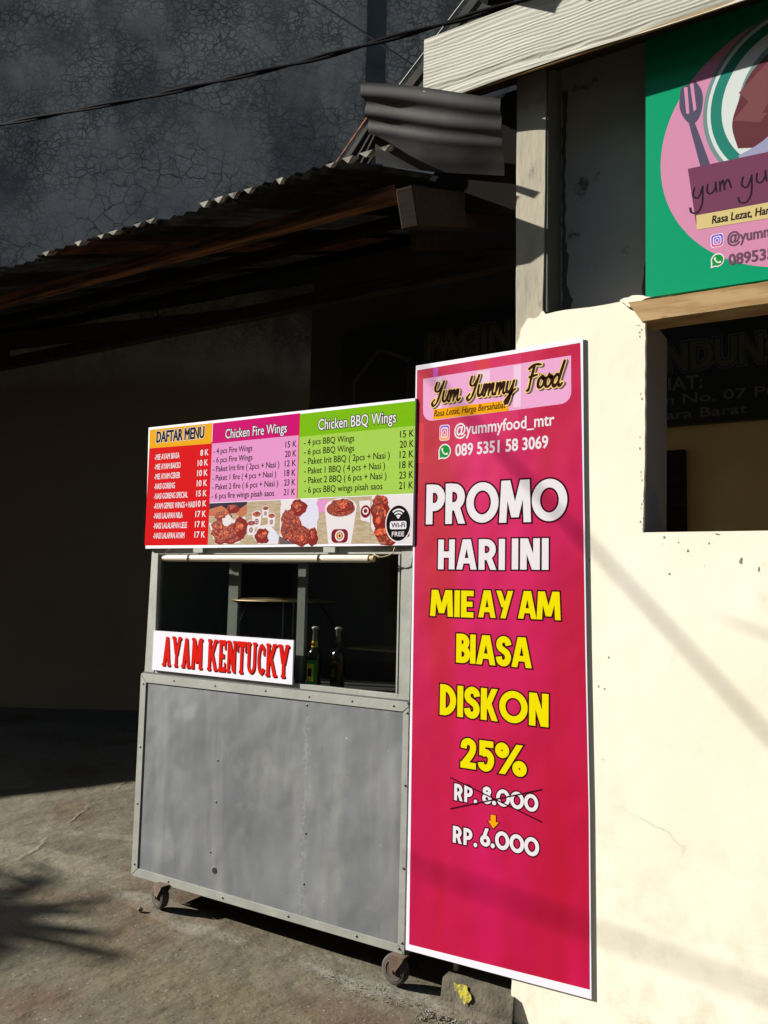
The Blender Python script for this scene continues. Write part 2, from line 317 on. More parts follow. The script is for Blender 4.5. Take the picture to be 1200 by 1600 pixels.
def prism(name, pts, y0, y1, m, parent=None, bev=0):
    """polygon in the x-z plane given depth from y0 (front) to y1"""
    bm = bmesh.new(); a = [bm.verts.new((x, y0, z)) for x, z in pts]; b = [bm.verts.new((x, y1, z)) for x, z in pts]
    bm.faces.new(a); bm.faces.new(b[::-1]); n = len(pts)
    for i in range(n): bm.faces.new((a[i], b[i], b[(i+1) % n], a[(i+1) % n]))
    bmesh.ops.recalc_face_normals(bm, faces=bm.faces[:])
    if bev: bmesh.ops.bevel(bm, geom=[e for e in bm.edges if abs(e.verts[0].co.y-e.verts[1].co.y) < 1e-6 and e.verts[0].co.y < (y0+y1)/2], offset=bev, segments=2, affect='EDGES')
    o = tobj(name, bm, m)
    if parent: adopt(o, parent)
    return o
def jag(pts, step, amp, seed=0):
    """roughen a closed outline"""
    rnd = random.Random(seed); out = []
    for i, (x, z) in enumerate(pts):
        x2, z2 = pts[(i+1) % len(pts)]; L = math.hypot(x2-x, z2-z); n = max(1, int(L/step)) if L < 3 else 1
        for j in range(n):
            t = j/n; j_ = 0 if j == 0 else amp
            out.append((x+(x2-x)*t+rnd.uniform(-j_, j_), z+(z2-z)*t+rnd.uniform(-j_, j_)))
    return out
def beam(bm, a, b, wd, ht, upv=Vector((0, 0, 1))):
    a, b = Vector(a), Vector(b); d = (b-a).normalized(); s = d.cross(upv).normalized(); u = s.cross(d)
    vs = []
    for p in (a, b):
        for i, j in ((-1, -1), (1, -1), (1, 1), (-1, 1)): vs.append(bm.verts.new(p+s*wd/2*i+u*ht/2*j))
    for f in ((0, 1, 2, 3), (7, 6, 5, 4), (0, 4, 5, 1), (1, 5, 6, 2), (2, 6, 7, 3), (3, 7, 4, 0)): bm.faces.new([vs[i] for i in f])
def tube(bm, pts, r, seg=8, closed=False):
    pts = [Vector(p) for p in pts]; rings = []
    for i, p in enumerate(pts):
        d = (pts[min(i+1, len(pts)-1)]-pts[max(i-1, 0)]).normalized()
        s = d.cross(Vector((0, 0, 1)) if abs(d.z) < .95 else Vector((1, 0, 0))).normalized(); u = s.cross(d)
        rr = r[i] if isinstance(r, (list, tuple)) else r
        rings.append([bm.verts.new(p+s*rr*math.cos(2*math.pi*k/seg)+u*rr*math.sin(2*math.pi*k/seg)) for k in range(seg)])
    for a, b in zip(rings, rings[1:]):
        for k in range(seg): bm.faces.new((a[k], a[(k+1) % seg], b[(k+1) % seg], b[k]))
    for rg_ in (rings[0][::-1], rings[-1]): bm.faces.new([bm.verts.new(v.co) for v in rg_])
    bmesh.ops.recalc_face_normals(bm, faces=bm.faces[:])
def tubeobj(name, pts, r, m, parent=None, seg=8, smooth=True):
    bm = bmesh.new(); tube(bm, pts, r, seg); o = tobj(name, bm, m, smooth=smooth)
    if parent: adopt(o, parent)
    return o
def lathe(bm, prof, c, axis=Vector((0, 0, 1)), seg=24):
    """prof = [(radius, along)]"""
    axis = axis.normalized(); s = axis.cross(Vector((0, 0, 1)) if abs(axis.z) < .9 else Vector((1, 0, 0))).normalized(); u = axis.cross(s); c = Vector(c)
    rings = [[bm.verts.new(c+axis*h+(s*math.cos(2*math.pi*k/seg)+u*math.sin(2*math.pi*k/seg))*max(r, 1e-4)) for k in range(seg)] for r, h in prof]
    for a, b in zip(rings, rings[1:]):
        for k in range(seg): bm.faces.new((a[k], a[(k+1) % seg], b[(k+1) % seg], b[k]))
    bm.faces.new(rings[0][::-1]); bm.faces.new(rings[-1]); bmesh.ops.recalc_face_normals(bm, faces=bm.faces[:])
def catmull(pts, n=6):
    if len(pts) < 3: return pts
    P = [pts[0]]+list(pts)+[pts[-1]]; out = []
    for i in range(1, len(P)-2):
        a, b, c, d = P[i-1:i+3]
        for k_ in range(n):
            t = k_/n
            out.append(tuple(.5*((2*b[j])+(-a[j]+c[j])*t+(2*a[j]-5*b[j]+4*c[j]-d[j])*t*t+(-a[j]+3*b[j]-3*c[j]+d[j])*t**3) for j in range(2)))
    out.append(pts[-1]); return out

# ------------------------------------------------------------------ flat print (lettering and pictures on boards)
FONTS = {}
def font(name):
    if name not in FONTS:
        f = None
        try:
            import os
            f = bpy.data.fonts.load(os.path.join(bpy.utils.resource_path('LOCAL'), 'datafiles', 'fonts', name))
        except Exception: f = None
        FONTS[name] = f
    return FONTS[name]
TC = {}
def text_mesh(body, off, fname, spacing):
    key = (body, off, fname, spacing)
    if key in TC: return TC[key]
    cu = bpy.data.curves.new('t', 'FONT'); cu.body = body; cu.offset = off; cu.resolution_u = 3; cu.space_character = spacing
    f = font(fname) if fname else None
    if f: cu.font = f
    ob = bpy.data.objects.new('t', cu); COL.objects.link(ob)
    dg = bpy.context.evaluated_depsgraph_get(); me = bpy.data.meshes.new_from_object(ob.evaluated_get(dg))
    V = [(v.co.x, v.co.y) for v in me.vertices]; Fc = [tuple(p.vertices) for p in me.polygons]
    cnt = {}
    for f_i in Fc:
        for a, b in zip(f_i, f_i[1:]+f_i[:1]): cnt.setdefault((min(a, b), max(a, b)), []).append((a, b))
    nxt = {v[0][0]: v[0][1] for v in cnt.values() if len(v) == 1}; loops = []
    while nxt:
        st0 = next(iter(nxt)); lp = [st0]; c = nxt.pop(st0)
        while c != st0 and c in nxt: lp.append(c); c = nxt.pop(c)
        loops.append(lp)
    bpy.data.objects.remove(ob); bpy.data.curves.remove(cu); bpy.data.meshes.remove(me)
    TC[key] = (V, Fc, loops); return TC[key]
CAPH = {}
def caph(fname):
    if fname not in CAPH:
        V = text_mesh('H', 0, fname, 1)[0]; CAPH[fname] = max(v[1] for v in V)
    return CAPH[fname]
class Flat:
    """printed shapes on a plane facing -y; layer n sits n*0.3 mm in front of the board"""
    def __init__(s, y, step=.00007): s.y = y; s.st = step; s.V = []; s.F = []; s.M = []; s.mi = []; s.n = 0
    def _m(s, m):
        if m not in s.M: s.M.append(m)
        return s.M.index(m)
    def add(s, V, Fs, m, layer):
        s.n += 1; y = s.y-layer*s.st-(s.n % 40)*1.2e-6; b = len(s.V); i = s._m(m)
        s.V += [(x, y, z) for x, z in V]
        for f in Fs: s.F.append(tuple(b+k_ for k_ in f)); s.mi.append(i)
    def poly(s, pts, m, layer): s.add(pts, [tuple(range(len(pts)))], m, layer)
    def rect(s, x0, x1, z0, z1, m, layer): s.poly([(x0, z0), (x1, z0), (x1, z1), (x0, z1)], m, layer)
    def rrect(s, x0, x1, z0, z1, r, m, layer, corners='1111'):
        pts = []
        for (cx, cz, a0), on in zip(((x0+r, z0+r, 180), (x1-r, z0+r, 270), (x1-r, z1-r, 0), (x0+r, z1-r, 90)), corners):
            if on == '1': pts += [(cx+r*math.cos(R(a0+a)), cz+r*math.sin(R(a0+a))) for a in range(0, 91, 15)]
            else: pts.append(((x0 if a0 in (180, 90) else x1), (z0 if a0 in (180, 270) else z1)))
        s.poly(pts, m, layer)
    def disc(s, cx, cz, rx, rz, m, layer, n=40): s.poly([(cx+rx*math.cos(2*math.pi*i/n), cz+rz*math.sin(2*math.pi*i/n)) for i in range(n)], m, layer)
    def ring(s, cx, cz, rx, rz, t, m, layer, n=40, a0=0, a1=360):
        V = []; cl = a1-a0 >= 360; N = n if cl else n+1
        for i in range(N):
            a = R(a0+(a1-a0)*i/n); V += [(cx+(rx-t/2)*math.cos(a), cz+(rz-t/2)*math.sin(a)), (cx+(rx+t/2)*math.cos(a), cz+(rz+t/2)*math.sin(a))]
        s.add(V, [(2*i, 2*i+1, (2*i+3) % (2*N), (2*i+2) % (2*N)) for i in range(n)], m, layer)
    def stroke(s, pts, t, m, layer, ext=0, cap=False, taper=None):
        P = [Vector(p) for p in pts]
        if ext:
            P[0] = P[0]+(P[0]-P[1]).normalized()*ext; P[-1] = P[-1]+(P[-1]-P[-2]).normalized()*ext
        V = []; n = len(P)
        for i, p in enumerate(P):
            d1 = (p-P[i-1]).normalized() if i else (P[1]-p).normalized(); d2 = (P[i+1]-p).normalized() if i < n-1 else d1
            d = (d1+d2); d = d.normalized() if d.length > 1e-6 else d1
            nn = Vector((-d.y, d.x)); kx = 1/max(.6, nn.dot(Vector((-d1.y, d1.x)))); tt = t*(taper[min(len(taper)-1, int(i/(n-1)*(len(taper)-1)+.5))] if taper else 1)
            V += [tuple(p+nn*tt/2*kx), tuple(p-nn*tt/2*kx)]
        s.add(V, [(2*i, 2*i+1, 2*i+3, 2*i+2) for i in range(n-1)], m, layer)
        if cap:
            for p, tt in ((P[0], taper[0] if taper else 1), (P[-1], taper[-1] if taper else 1)): s.disc(p.x, p.y, t/2*tt, t/2*tt, m, layer, 12)
    def text(s, body, x0, x1, z, cap, m, layer, off=0, fname=None, shear=0, spacing=1, dz=0, dx=0, rise=0):
        V, Fs, loops = text_mesh(body, 0, fname, spacing)
        a, b = min(v[0] for v in V), max(v[0] for v in V); kx = (x1-x0)/(b-a); kz = cap/caph(fname)
        W = [(x0+dx+(v[0]-a)*kx+shear*v[1]*kz, z+dz+v[1]*kz+rise*(v[0]-a)/(b-a)) for v in V]
        s.add(W, Fs, m, layer)
        if off > 0:           # thicken the letters by a band along their outlines
            e = off*cap
            for lp in loops:
                P = []
                for k_ in lp:
                    q_ = Vector(W[k_])
                    if not P or (q_-P[-1]).length > 1e-5: P.append(q_)
                if len(P) > 2 and (P[0]-P[-1]).length < 1e-5: P.pop()
                if len(P) < 3: continue
                R_ = []; n = len(P)
                for i, p in enumerate(P):
                    d1 = (p-P[i-1]).normalized(); d2 = (P[(i+1) % n]-p).normalized(); d = d1+d2; d = d.normalized() if d.length > 1e-3 else d1
                    nn = Vector((-d.y, d.x)); kk_ = min(1.5, 1/max(.4, nn.dot(Vector((-d1.y, d1.x)))))
                    R_ += [tuple(p+nn*e*kk_), tuple(p-nn*e*kk_)]
                s.add(R_, [(2*i, 2*i+1, (2*i+3) % (2*n), (2*i+2) % (2*n)) for i in range(n)], m, layer)
    def build(s, name, parent=None, alone=False):
        me = bpy.data.meshes.new(name); me.from_pydata(s.V, [], s.F); me.update()
        for m in s.M: me.materials.append(m)
        me.polygons.foreach_set('material_index', s.mi); o = bpy.data.objects.new(name, me); COL.objects.link(o)
        if parent: adopt(o, parent)
        return o

# ---- own display alphabet: ('h',x0,z0,x1,z1) slanted limb, ('b',x0,z0,x1,z1) bar, ('p',points) bent limb
T = .22
def arcp(cx, cz, rx, rz, a0, a1, n=10): return [(cx+rx*math.cos(R(a0+(a1-a0)*i/n)), cz+rz*math.sin(R(a0+(a1-a0)*i/n))) for i in range(n+1)]
GLY = {
 'P': (.62, [('b', 0, 0, T, 1), ('p', [(.11, .89)]+arcp(.28, .66, .23, .23, 90, -90)+[(.11, .43)])]),
 'R': (.66, [('b', 0, 0, T, 1), ('p', [(.11, .89)]+arcp(.28, .66, .23, .23, 90, -90)+[(.11, .43)]), ('h', .54, 0, .34, .46)]),
 'O': (1.0, [('o', .5, .5, .39, .39)]),
 '0': (.84, [('o', .42, .5, .33, .39)]),
 'M': (.96, [('h', .11, 0, .17, 1), ('h', .80, 1, .85, 0), ('h', .22, 1, .48, .12), ('h', .48, .12, .74, 1)]),
 'H': (.64, [('b', 0, 0, T, 1), ('b', .42, 0, .64, 1), ('b', .2, .39, .44, .6)]),
 'A': (.76, [('h', .11, 0, .34, 1), ('h', .65, 0, .42, 1), ('b', .24, .2, .52, .38)]),
 'I': (.22, [('b', 0, 0, T, 1)]),
 'N': (.66, [('b', 0, 0, T, 1), ('b', .44, 0, .66, 1), ('h', .15, 1, .51, 0)]),
 'E': (.5, [('b', 0, 0, T, 1), ('b', .2, 0, .5, .2), ('b', .2, .4, .46, .59), ('b', .2, .8, .5, 1)]),
 'Y': (.72, [('h', .11, 1, .34, .40), ('h', .61, 1, .30, 0)]),
 'B': (.54, [('b', 0, 0, T, 1), ('p', [(.11, .9)]+arcp(.24, .72, .18, .18, 90, -90)+[(.11, .54)]), ('p', [(.11, .5)]+arcp(.26, .305, .2, .2, 90, -90)+[(.11, .105)])]),
 'S': (.56, [('p', catmull([(.47, .70), (.42, .84), (.28, .90), (.15, .84), (.11, .72), (.16, .60), (.29, .52), (.41, .43), (.455, .29), (.40, .15), (.28, .10), (.14, .16), (.10, .31)], 4))]),
 'D': (.62, [('b', 0, 0, T, 1), ('p', [(.11, .89)]+arcp(.16, .5, .35, .39, 90, -90, 14)+[(.11, .11)])]),
 'K': (.62, [('b', 0, 0, T, 1), ('h', .2, .36, .50, 1), ('h', .27, .56, .51, 0)]),
 '2': (.56, [('p', catmull([(.11, .66), (.14, .83), (.28, .90), (.42, .83), (.45, .68), (.38, .48), (.14, .16)], 4)), ('b', 0, 0, .56, .21)]),
 '5': (.56, [('b', .04, .79, .53, 1), ('b', .04, .5, .25, .85), ('p', catmull([(.14, .56), (.3, .61), (.43, .50), (.455, .34), (.39, .17), (.26, .10), (.13, .16), (.10, .27)], 4))]),
 '8': (.62, [('o', .31, .74, .17, .16), ('o', .31, .30, .2, .2)]),
 '6': (.62, [('o', .31, .31, .21, .21), ('h', .21, .42, .42, 1)]),
 '.': (.24, [('d', .12, .12, .13)]),
 '%': (1.0, [('o', .2, .76, .135, .14), ('o', .8, .24, .135, .14), ('h', .2, 0, .8, 1)]),
 'T': (.6, [('b', .19, 0, .41, 1), ('b', 0, .8, .6, 1)]), 'U': (.64, [('p', [(.11, 1)]+arcp(.32, .32, .21, .21, 180, 360)+[(.53, 1)])]),
 'C': (.6, [('p', arcp(.33, .5, .22, .39, 45, 315, 14))]),
}
def glyphs(F, word, x0, x1, z0, z1, m, mo, layer, e, gap=.07, tk=1.0, space=.3, wk=None):
    """fit a word of own letters in the box; e = outline width in metres"""
    tot = sum((space if ch == ' ' else GLY[ch][0]) for ch in word)+gap*(len(word)-1)
    H = z1-z0; kx = (x1-x0)/tot; cx = x0
    for pas in (0, 1):
        mm, ly, ee = ((mo, layer, e), (m, layer+2, 0))[pas]; cx = x0
        if mm is None: continue
        for ch in word:
            if ch == ' ': cx += (space+gap)*kx; continue
            wd, parts = GLY[ch]
            X = lambda x: cx+x*kx
            Z = lambda z: z0+z*H
            s = (kx+H)/2*T*tk
            for p in parts:
                if p[0] == 'b': F.rect(X(p[1])-ee, X(p[3])+ee, Z(p[2])-ee, Z(p[4])+ee, mm, ly)
                elif p[0] == 'h':
                    _, xa, za, xb, zb = p
                    if za > zb: xa, za, xb, zb = xb, zb, xa, za
                    k_ = (X(xb)-X(xa))/(Z(zb)-Z(za)); L = math.hypot(1, k_); hw = T*kx/2*tk+ee*L
                    F.poly([(X(xa)-k_*ee-hw, Z(za)-ee), (X(xa)-k_*ee+hw, Z(za)-ee), (X(xb)+k_*ee+hw, Z(zb)+ee), (X(xb)+k_*ee-hw, Z(zb)+ee)], mm, ly)
                elif p[0] == 'p': F.stroke([(X(a), Z(b)) for a, b in p[1]], s+2*ee, mm, ly, ext=ee)
                elif p[0] == 'o': F.ring(X(p[1]), Z(p[2]), p[3]*kx, p[4]*H, s*.98+2*ee, mm, ly)
                elif p[0] == 'd': F.disc(X(p[1]), Z(p[2]), p[3]*kx+ee, p[3]*H+ee, mm, ly, 20)
            cx += (wd+gap)*kx
# ---- brush script letters
SCR = {
 'Y': (.95, [[(.12, 1.75), (.05, 1.2), (.28, .95), (.55, 1.15), (.80, 1.8)], [(.80, 1.8), (.62, .9), (.42, .05), (.12, -.25), (-.05, .0), (.15, .3)]]),
 'u': (.68, [[(.0, .95), (-.02, .3), (.12, .02), (.34, .2), (.5, .95)], [(.5, .95), (.45, .25), (.58, .02), (.70, .15)]]),
 'm': (1.0, [[(.02, .95), (0, 0)], [(.02, .3), (.2, .9), (.36, .85), (.34, 0)], [(.36, .3), (.54, .9), (.72, .85), (.68, .2), (.82, .02), (.98, .2)]]),
 'y': (.78, [[(.0, .95), (-.02, .3), (.12, .05), (.34, .25), (.55, .98)], [(.55, .98), (.45, .1), (.28, -.75), (.05, -.85), (.02, -.6), (.5, .05), (.8, .3)]]),
 'F': (.95, [[(.42, 1.85), (.3, .9), (.22, .0), (.05, -.1)], [(.0, 1.65), (.4, 1.95), (.95, 1.9)], [(.15, .98), (.75, 1.1)]]),
 'o': (.62, [[(.3, .95), (.05, .7), (.02, .25), (.2, .02), (.45, .2), (.48, .7), (.3, .95), (.42, .75), (.66, .8)]]),
 'd': (.8, [[(.5, .75), (.28, .95), (.04, .6), (.05, .12), (.25, .02), (.5, .45)], [(.74, 1.95), (.55, .9), (.48, .2), (.62, .0), (.82, .2)]]),
}
def script(F, word, x0, x1, z, xh, t, m, layer, slant=.16, rise=0, grow=0):
    tot = sum(SCR[c][0] for c in word); kx = (x1-x0)/tot; cx = x0
    for ch in word:
        wd, st_ = SCR[ch]
        for s_ in st_:
            P = [(cx+a*kx+slant*b*xh, z+b*xh+rise*((cx-x0)/(x1-x0))) for a, b in catmull(s_, 5)]
            F.stroke(P, t+grow, m, layer, cap=True, taper=[1, 1.05, .8, 1, .75] if not grow else None)
        cx += wd*kx

# ================================================================== ground
xs = [-60, -30, -16, -11, -8, -6.5]+[-5.6+.03*i for i in range(180)]+[0, .6, 2, 4, 8, 16, 30, 60]
ys = [-60, -30, -14, -8, -5, -3, -2.2]+[-1.5+.03*i for i in range(110)]+[2.2, 3, 4, 5, 7, 10, 16, 30, 60]
bm = bmesh.new(); rows = []
for y in ys:
    rr = []
    for x in xs:
        z = -.004+noise.noise(Vector((x*1.3, y*1.3, 0)))*.006+noise.noise(Vector((x*7, y*7, 3)))*.0022 if abs(x) < 20 and abs(y) < 20 else -.004
        rr.append(bm.verts.new((x, y, min(z, .004))))
    rows.append(rr)
for a, b in zip(rows, rows[1:]):
    for i in range(len(xs)-1): bm.faces.new((a[i], a[i+1], b[i+1], b[i]))
tag(tobj('ground', bm, G, smooth=True), None, None, kind='structure')

# ================================================================== tall neighbour wall behind
e1 = Vector((.852, .523, 0)); nW = Vector((.523, -.852, 0)); P0 = Vector((-4.9, 5.25, 0))
nb = thing('neighbour_wall', 'tall dark grey wall with crackled peeling paint rising behind the carport roof', 'wall', P0)
bm = bmesh.new(); bx(bm, -9, 22, 0, .25, -.1, 12)
o = tobj('wall_face', bm, CRK); o.parent = nb; nb.rotation_euler = (0, 0, math.atan2(e1.y, e1.x))
bm = bmesh.new(); bx(bm, -.36, -.12, -.03, 0, 3.5, 12)
o = tobj('pilaster_strip', bm, STRIP); o.parent = nb

# ================================================================== unseen wall added off to the left to cast the yard's shade
D2 = Vector((.387, .922, 0)); A2 = Vector((-11.8, -1.84, 0))
bwall = thing('yard_shade_wall', 'unseen plain wall left of the carport, added to cast shade on the yard', 'wall', A2)
bwall.rotation_euler = (0, 0, math.atan2(D2.y, D2.x))
bm = bmesh.new(); bx(bm, -6, 1.05, 0, .2, 0, 2.94); bx(bm, 1.05, 9.5, 0, .2, 0, 3.0); o = tobj('wall_face', bm, GREYP); o.parent = bwall
bm = bmesh.new(); bx(bm, -6, 9.5, .2, .26, 2.8, 2.88); o = tobj('shade_wall_coping', bm, KERB); o.parent = bwall

# ================================================================== unseen houses across the street, placed near and tall to block sky light
hb = thing('sky_blocking_houses', 'unseen two storey house row across the street, added to block sky light', 'building', (0, -10.5, 0))
adopt(box('wall', -26, 26, -18, -10.5, -.05, 9.3, GREYP), hb)
for fx in range(-24, 25, 4):
    for fz in (1.0, 5.2): adopt(box('window', fx, fx+1.6, -10.5, -10.44, fz, fz+1.7, BLACK), hb)
adopt(box('roof', -26.5, 26.5, -18.4, -10.1, 9.301, 9.5, TILE), hb)

# ================================================================== carport
cp = thing('carport', 'dark open carport with corrugated sheet roof on rough timber beams beside the shop wall', 'carport', (-3, 1, 0))
SL = .386
def roofz(y): return 3.215+SL*(y+.15)
def corr_sheet(x0, n, y0, y1, dz, pitch=.088, amp=.014, m=CORR):
    bm = bmesh.new(); prev = None; per = 6
    for i in range(n*per+1):
        x = x0+pitch*i/per; z = amp*math.cos(2*math.pi*i/per)
        cur = [bm.verts.new((x, yy, roofz(yy)+z+dz)) for yy in (y0, (y0+y1)/2, y1)]
        if prev: bm.faces.new((prev[0], cur[0], cur[1], prev[1])); bm.faces.new((prev[1], cur[1], cur[2], prev[2]))
        prev = cur
    bmesh.ops.solidify(bm, geom=bm.faces[:], thickness=.006)
    return bm
rr = random.Random(4); x = -13.0; i = 0
while x < -1.98:
    n = 9
    if x+n*.088 > -1.80: n = max(2, int((-1.80-x)/.088))
    rusty = (-4.25 < x < -3.75) or (-3.3 < x < -2.9 and False)
    o = tobj('roof_sheet', corr_sheet(x, n, -.17+rr.uniform(-.012, .012), 5.9, (i % 2)*.016+rr.uniform(0, .006), m=None), CORRR if rusty else CORR); adopt(o, cp)
    x += (n-1)*.088; i += 1
# second layer of sheets peeping out above the first, pale wedges added for its sunlit ends
for xa, n in ((-2.62, 8), (-3.45, 5), (-4.9, 7)):
    o = tobj('upper_roof_sheet', corr_sheet(xa, n, -.13, 1.6, .036, m=None), CORR); adopt(o, cp)
for k0, n in ((118, 7), (110, 5), (105, 4), (97, 3), (126, 4)):
    for j in range(n):
        cx = -13+.088*(k0+j+.5); y = -.195; zc = roofz(y)+.010
        if rr.random() < .2: continue
        bm = bmesh.new(); hh = .010*rr.uniform(.6, 1.2); wv = .032*rr.uniform(.6, 1.1)
        a = [bm.verts.new(p) for p in ((cx-wv, y, zc+hh+.006), (cx+wv*.1, y, zc-hh), (cx+wv, y, zc+hh+.006), (cx-wv, y+.05, zc+hh+.02), (cx, y+.05, zc-hh*.6+.02), (cx+wv, y+.05, zc+hh+.02))]
        bm.faces.new((a[0], a[1], a[2])); bm.faces.new((a[3], a[5], a[4])); bm.faces.new((a[0], a[2], a[5], a[3])); bm.faces.new((a[0], a[3], a[4], a[1])); bm.faces.new((a[1], a[4], a[5], a[2]))
        bmesh.ops.recalc_face_normals(bm, faces=bm.faces[:]); adopt(tobj('sunlit_tip', bm, TIP), cp)
def rbeam(name, a, b, wd, ht, m):
    bm = bmesh.new(); beam(bm, a, b, wd, ht); bmesh.ops.bevel(bm, geom=bm.edges[:], offset=.004, segments=1, affect='EDGES')
    return adopt(tobj(name, bm, m), cp)
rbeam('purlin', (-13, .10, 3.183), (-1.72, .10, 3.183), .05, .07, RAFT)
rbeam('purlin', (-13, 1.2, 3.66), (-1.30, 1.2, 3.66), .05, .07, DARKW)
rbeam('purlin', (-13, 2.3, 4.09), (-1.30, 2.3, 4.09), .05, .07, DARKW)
rbeam('wall_plate', (-9.0, 1.25, 3.30), (-1.2, 1.25, 3.30), .07, .09, PLATEW)
for x in (-1.510, -6.4, -8.8):
    rbeam('rafter', (x, -.17, 2.957), (x, 4.4, 2.957+SL*4.57), .075, .15, DARKW)
# side cladding sheet at the carport's right end: corrugated sheet leaning out beside the shop's column
def clad():
    bm = bmesh.new(); A = Vector((-1.785, -.12, 3.582)); L_ = Vector((.672, 0, -.267)); e = Vector((-.138, .35, -.126)); nn = L_.cross(e).normalized()
    N = 60; prev = None
    for i in range(N+1):
        t = i/N; amp = .011 if t < .50 else .011*max(.1, 1-(t-.50)*6)
        p = A+e*t*1.05; ek = -e*t*1.05*.10; cr = nn*(amp*math.cos(2*math.pi*t/.235))+L_*(.008*math.sin(t*9))
        cur = [bm.verts.new(p+ek*b_*b_+cr*(1-.6*b_)+L_*b_*1.0+nn*(.008*math.sin(b_*5+t*3)-.012*b_*b_)) for b_ in (0, .15, .3, .45, .6, .8, .965)]
        if prev:
            for j in range(6): bm.faces.new((prev[j], cur[j], cur[j+1], prev[j+1]))
        prev = cur
    return bm
adopt(tobj('side_cladding_sheet', clad(), FLASH, smooth=True), cp)
prism('gap_shade_board', [(-1.75, 3.20), (-1.14, 3.02), (-1.14, 3.30), (-1.14, 3.60), (-1.45, 3.60), (-1.60, 3.36)], .265, .29, GAPDARK, cp)  # near-black board added, shade of the gap put into its colour
# little sloping infill sheet with a rusty edge between eaves and cladding
prism('infill_sheet', [(-2.058, 3.40), (-1.885, 3.577), (-1.85, 3.53), (-1.86, 3.40), (-1.92, 3.34)], .12, .128, CORR, cp)
for q_ in (.25, .5, .75): prism('infill_rib', [(-2.058+.16*q_, 3.40-.05*q_), (-1.885+.05*q_, 3.577-.09*q_), (-1.881+.05*q_, 3.570-.09*q_), (-2.05+.16*q_, 3.395-.05*q_)], .112, .1199, CORR, cp)
bm = bmesh.new(); beam(bm, (-2.055, .10, 3.405), (-1.885, .10, 3.58), .006, .008); adopt(tobj('rusty_edge_strip', bm, RAFT), cp)
rbeam('gable_board', (-1.80, .35, 3.20), (-1.80, 4.2, 3.20+SL*3.85), .03, .30, DARKW)

# ================================================================== shop building
sh = thing('shop_building', 'cream painted food shop front with grey column, serving window and grained fascia board', 'building', (-.3, .2, 0))
XL = -1.122
lower = [(XL, -.02), (3.2, -.02), (3.2, 1.694), (-.664, 1.694), (-.655, 1.95), (-.652, 2.30), (-.650, 2.43), (-.668, 2.452), (-.700, 2.470), (-.735, 2.505), (-.83, 2.503), (-.93, 2.508), (-1.008, 2.504), (-1.020, 2.520), (-1.034, 2.500), (-1.052, 2.494), (-1.075, 2.50), (-1.092, 2.478), (-1.104, 2.462), (-1.110, 2.43), (XL, 2.405)]
prism('front_wall', jag(lower, .03, .0016, 3), 0, .022, CREAM, sh)
prism('wall_core', [(XL+.002, -.02), (3.19, -.02), (3.19, 1.69), (-.664, 1.69), (-.655, 2.46), (-.70, 2.478), (-1.10, 2.44), (-1.118, 2.39)], .023, .36, PIERIN, sh)
# column that stands on the wall
prism('column', jag([(-1.128, 2.38), (-1.02, 2.38), (-1.010, 3.0), (-1.010, 3.62), (-1.132, 3.62), (-1.130, 3.0)], .08, .001, 5), .003, .17, GREYP, sh, .004)
box('column_reveal', -1.0098, -1.004, .006, .155, 2.45, 3.62, REVEAL, sh)
prism('recess_panel', [(-1.02, 2.45), (-.60, 2.45), (-.60, 3.62), (-1.02, 3.62)], .153, .20, PANELP, sh)
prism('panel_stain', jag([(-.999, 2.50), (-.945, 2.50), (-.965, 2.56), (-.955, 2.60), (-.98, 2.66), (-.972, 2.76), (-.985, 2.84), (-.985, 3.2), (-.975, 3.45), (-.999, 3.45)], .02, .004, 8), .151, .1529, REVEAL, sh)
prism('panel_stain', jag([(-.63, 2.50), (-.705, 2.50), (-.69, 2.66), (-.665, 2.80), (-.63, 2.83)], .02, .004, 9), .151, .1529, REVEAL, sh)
prism('column_core', [(-1.128, 2.30), (-1.02, 2.30), (-1.02, 3.62), (-1.128, 3.62)], .172, .30, GREYP, sh)
# wooden ledge under the sign
prism('window_beam', jag([(-.705, 2.492), (-.66, 2.418), (1.6, 2.400), (1.6, 2.470), (-.5, 2.489)], .05, .0012, 12), -.016, .10, LEDGEW, sh)
prism('broken_plaster_edge', jag([(-.735, 2.506), (-.69, 2.516), (-.655, 2.510), (-.628, 2.500), (-.66, 2.492), (-.70, 2.478)], .012, .003, 14), -.012, .03, CREAM, sh)
# interior
box('interior_floor', -1.1, 3.1, .37, 2.0, 0, .05, G, sh)
box('interior_back_wall', -1.35, 3.3, 2.0, 2.12, 0, 3.62, INWALL, sh)
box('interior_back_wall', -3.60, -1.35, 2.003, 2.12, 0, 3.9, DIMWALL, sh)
box('interior_side_wall', 3.2, 3.32, 0, 2.12, 0, 3.62, INWALL, sh)
box('ceiling', -1.15, 3.3, -.02, 2.12, 3.60, 3.66, DARKW, sh)
# door frame seen through the window
bm = bmesh.new(); bx(bm, -1.02, -.90, 1.955, 2.0, 0, 2.30); bx(bm, -1.5, -1.02, 1.955, 2.0, 2.20, 2.30)
dr = adopt(tobj('interior_door_frame', bm, DARKW), sh)
bm = bmesh.new(); bx(bm, -1.5, -1.025, 1.97, 1.998, .05, 2.19); adopt(tobj('interior_door', bm, PIERIN), sh)
bm = bmesh.new(); bx(bm, -1.10, -1.06, 1.955, 1.97, .3, 1.98); bx(bm, -1.42, -1.10, 1.955, 1.97, 1.94, 1.98); adopt(tobj('door_moulding', bm, DARKW), sh)
bm = bmesh.new(); bx(bm, -.285, -.20, 1.95, 2.0, 0, 2.25); adopt(tobj('interior_post', bm, DARKW), sh)
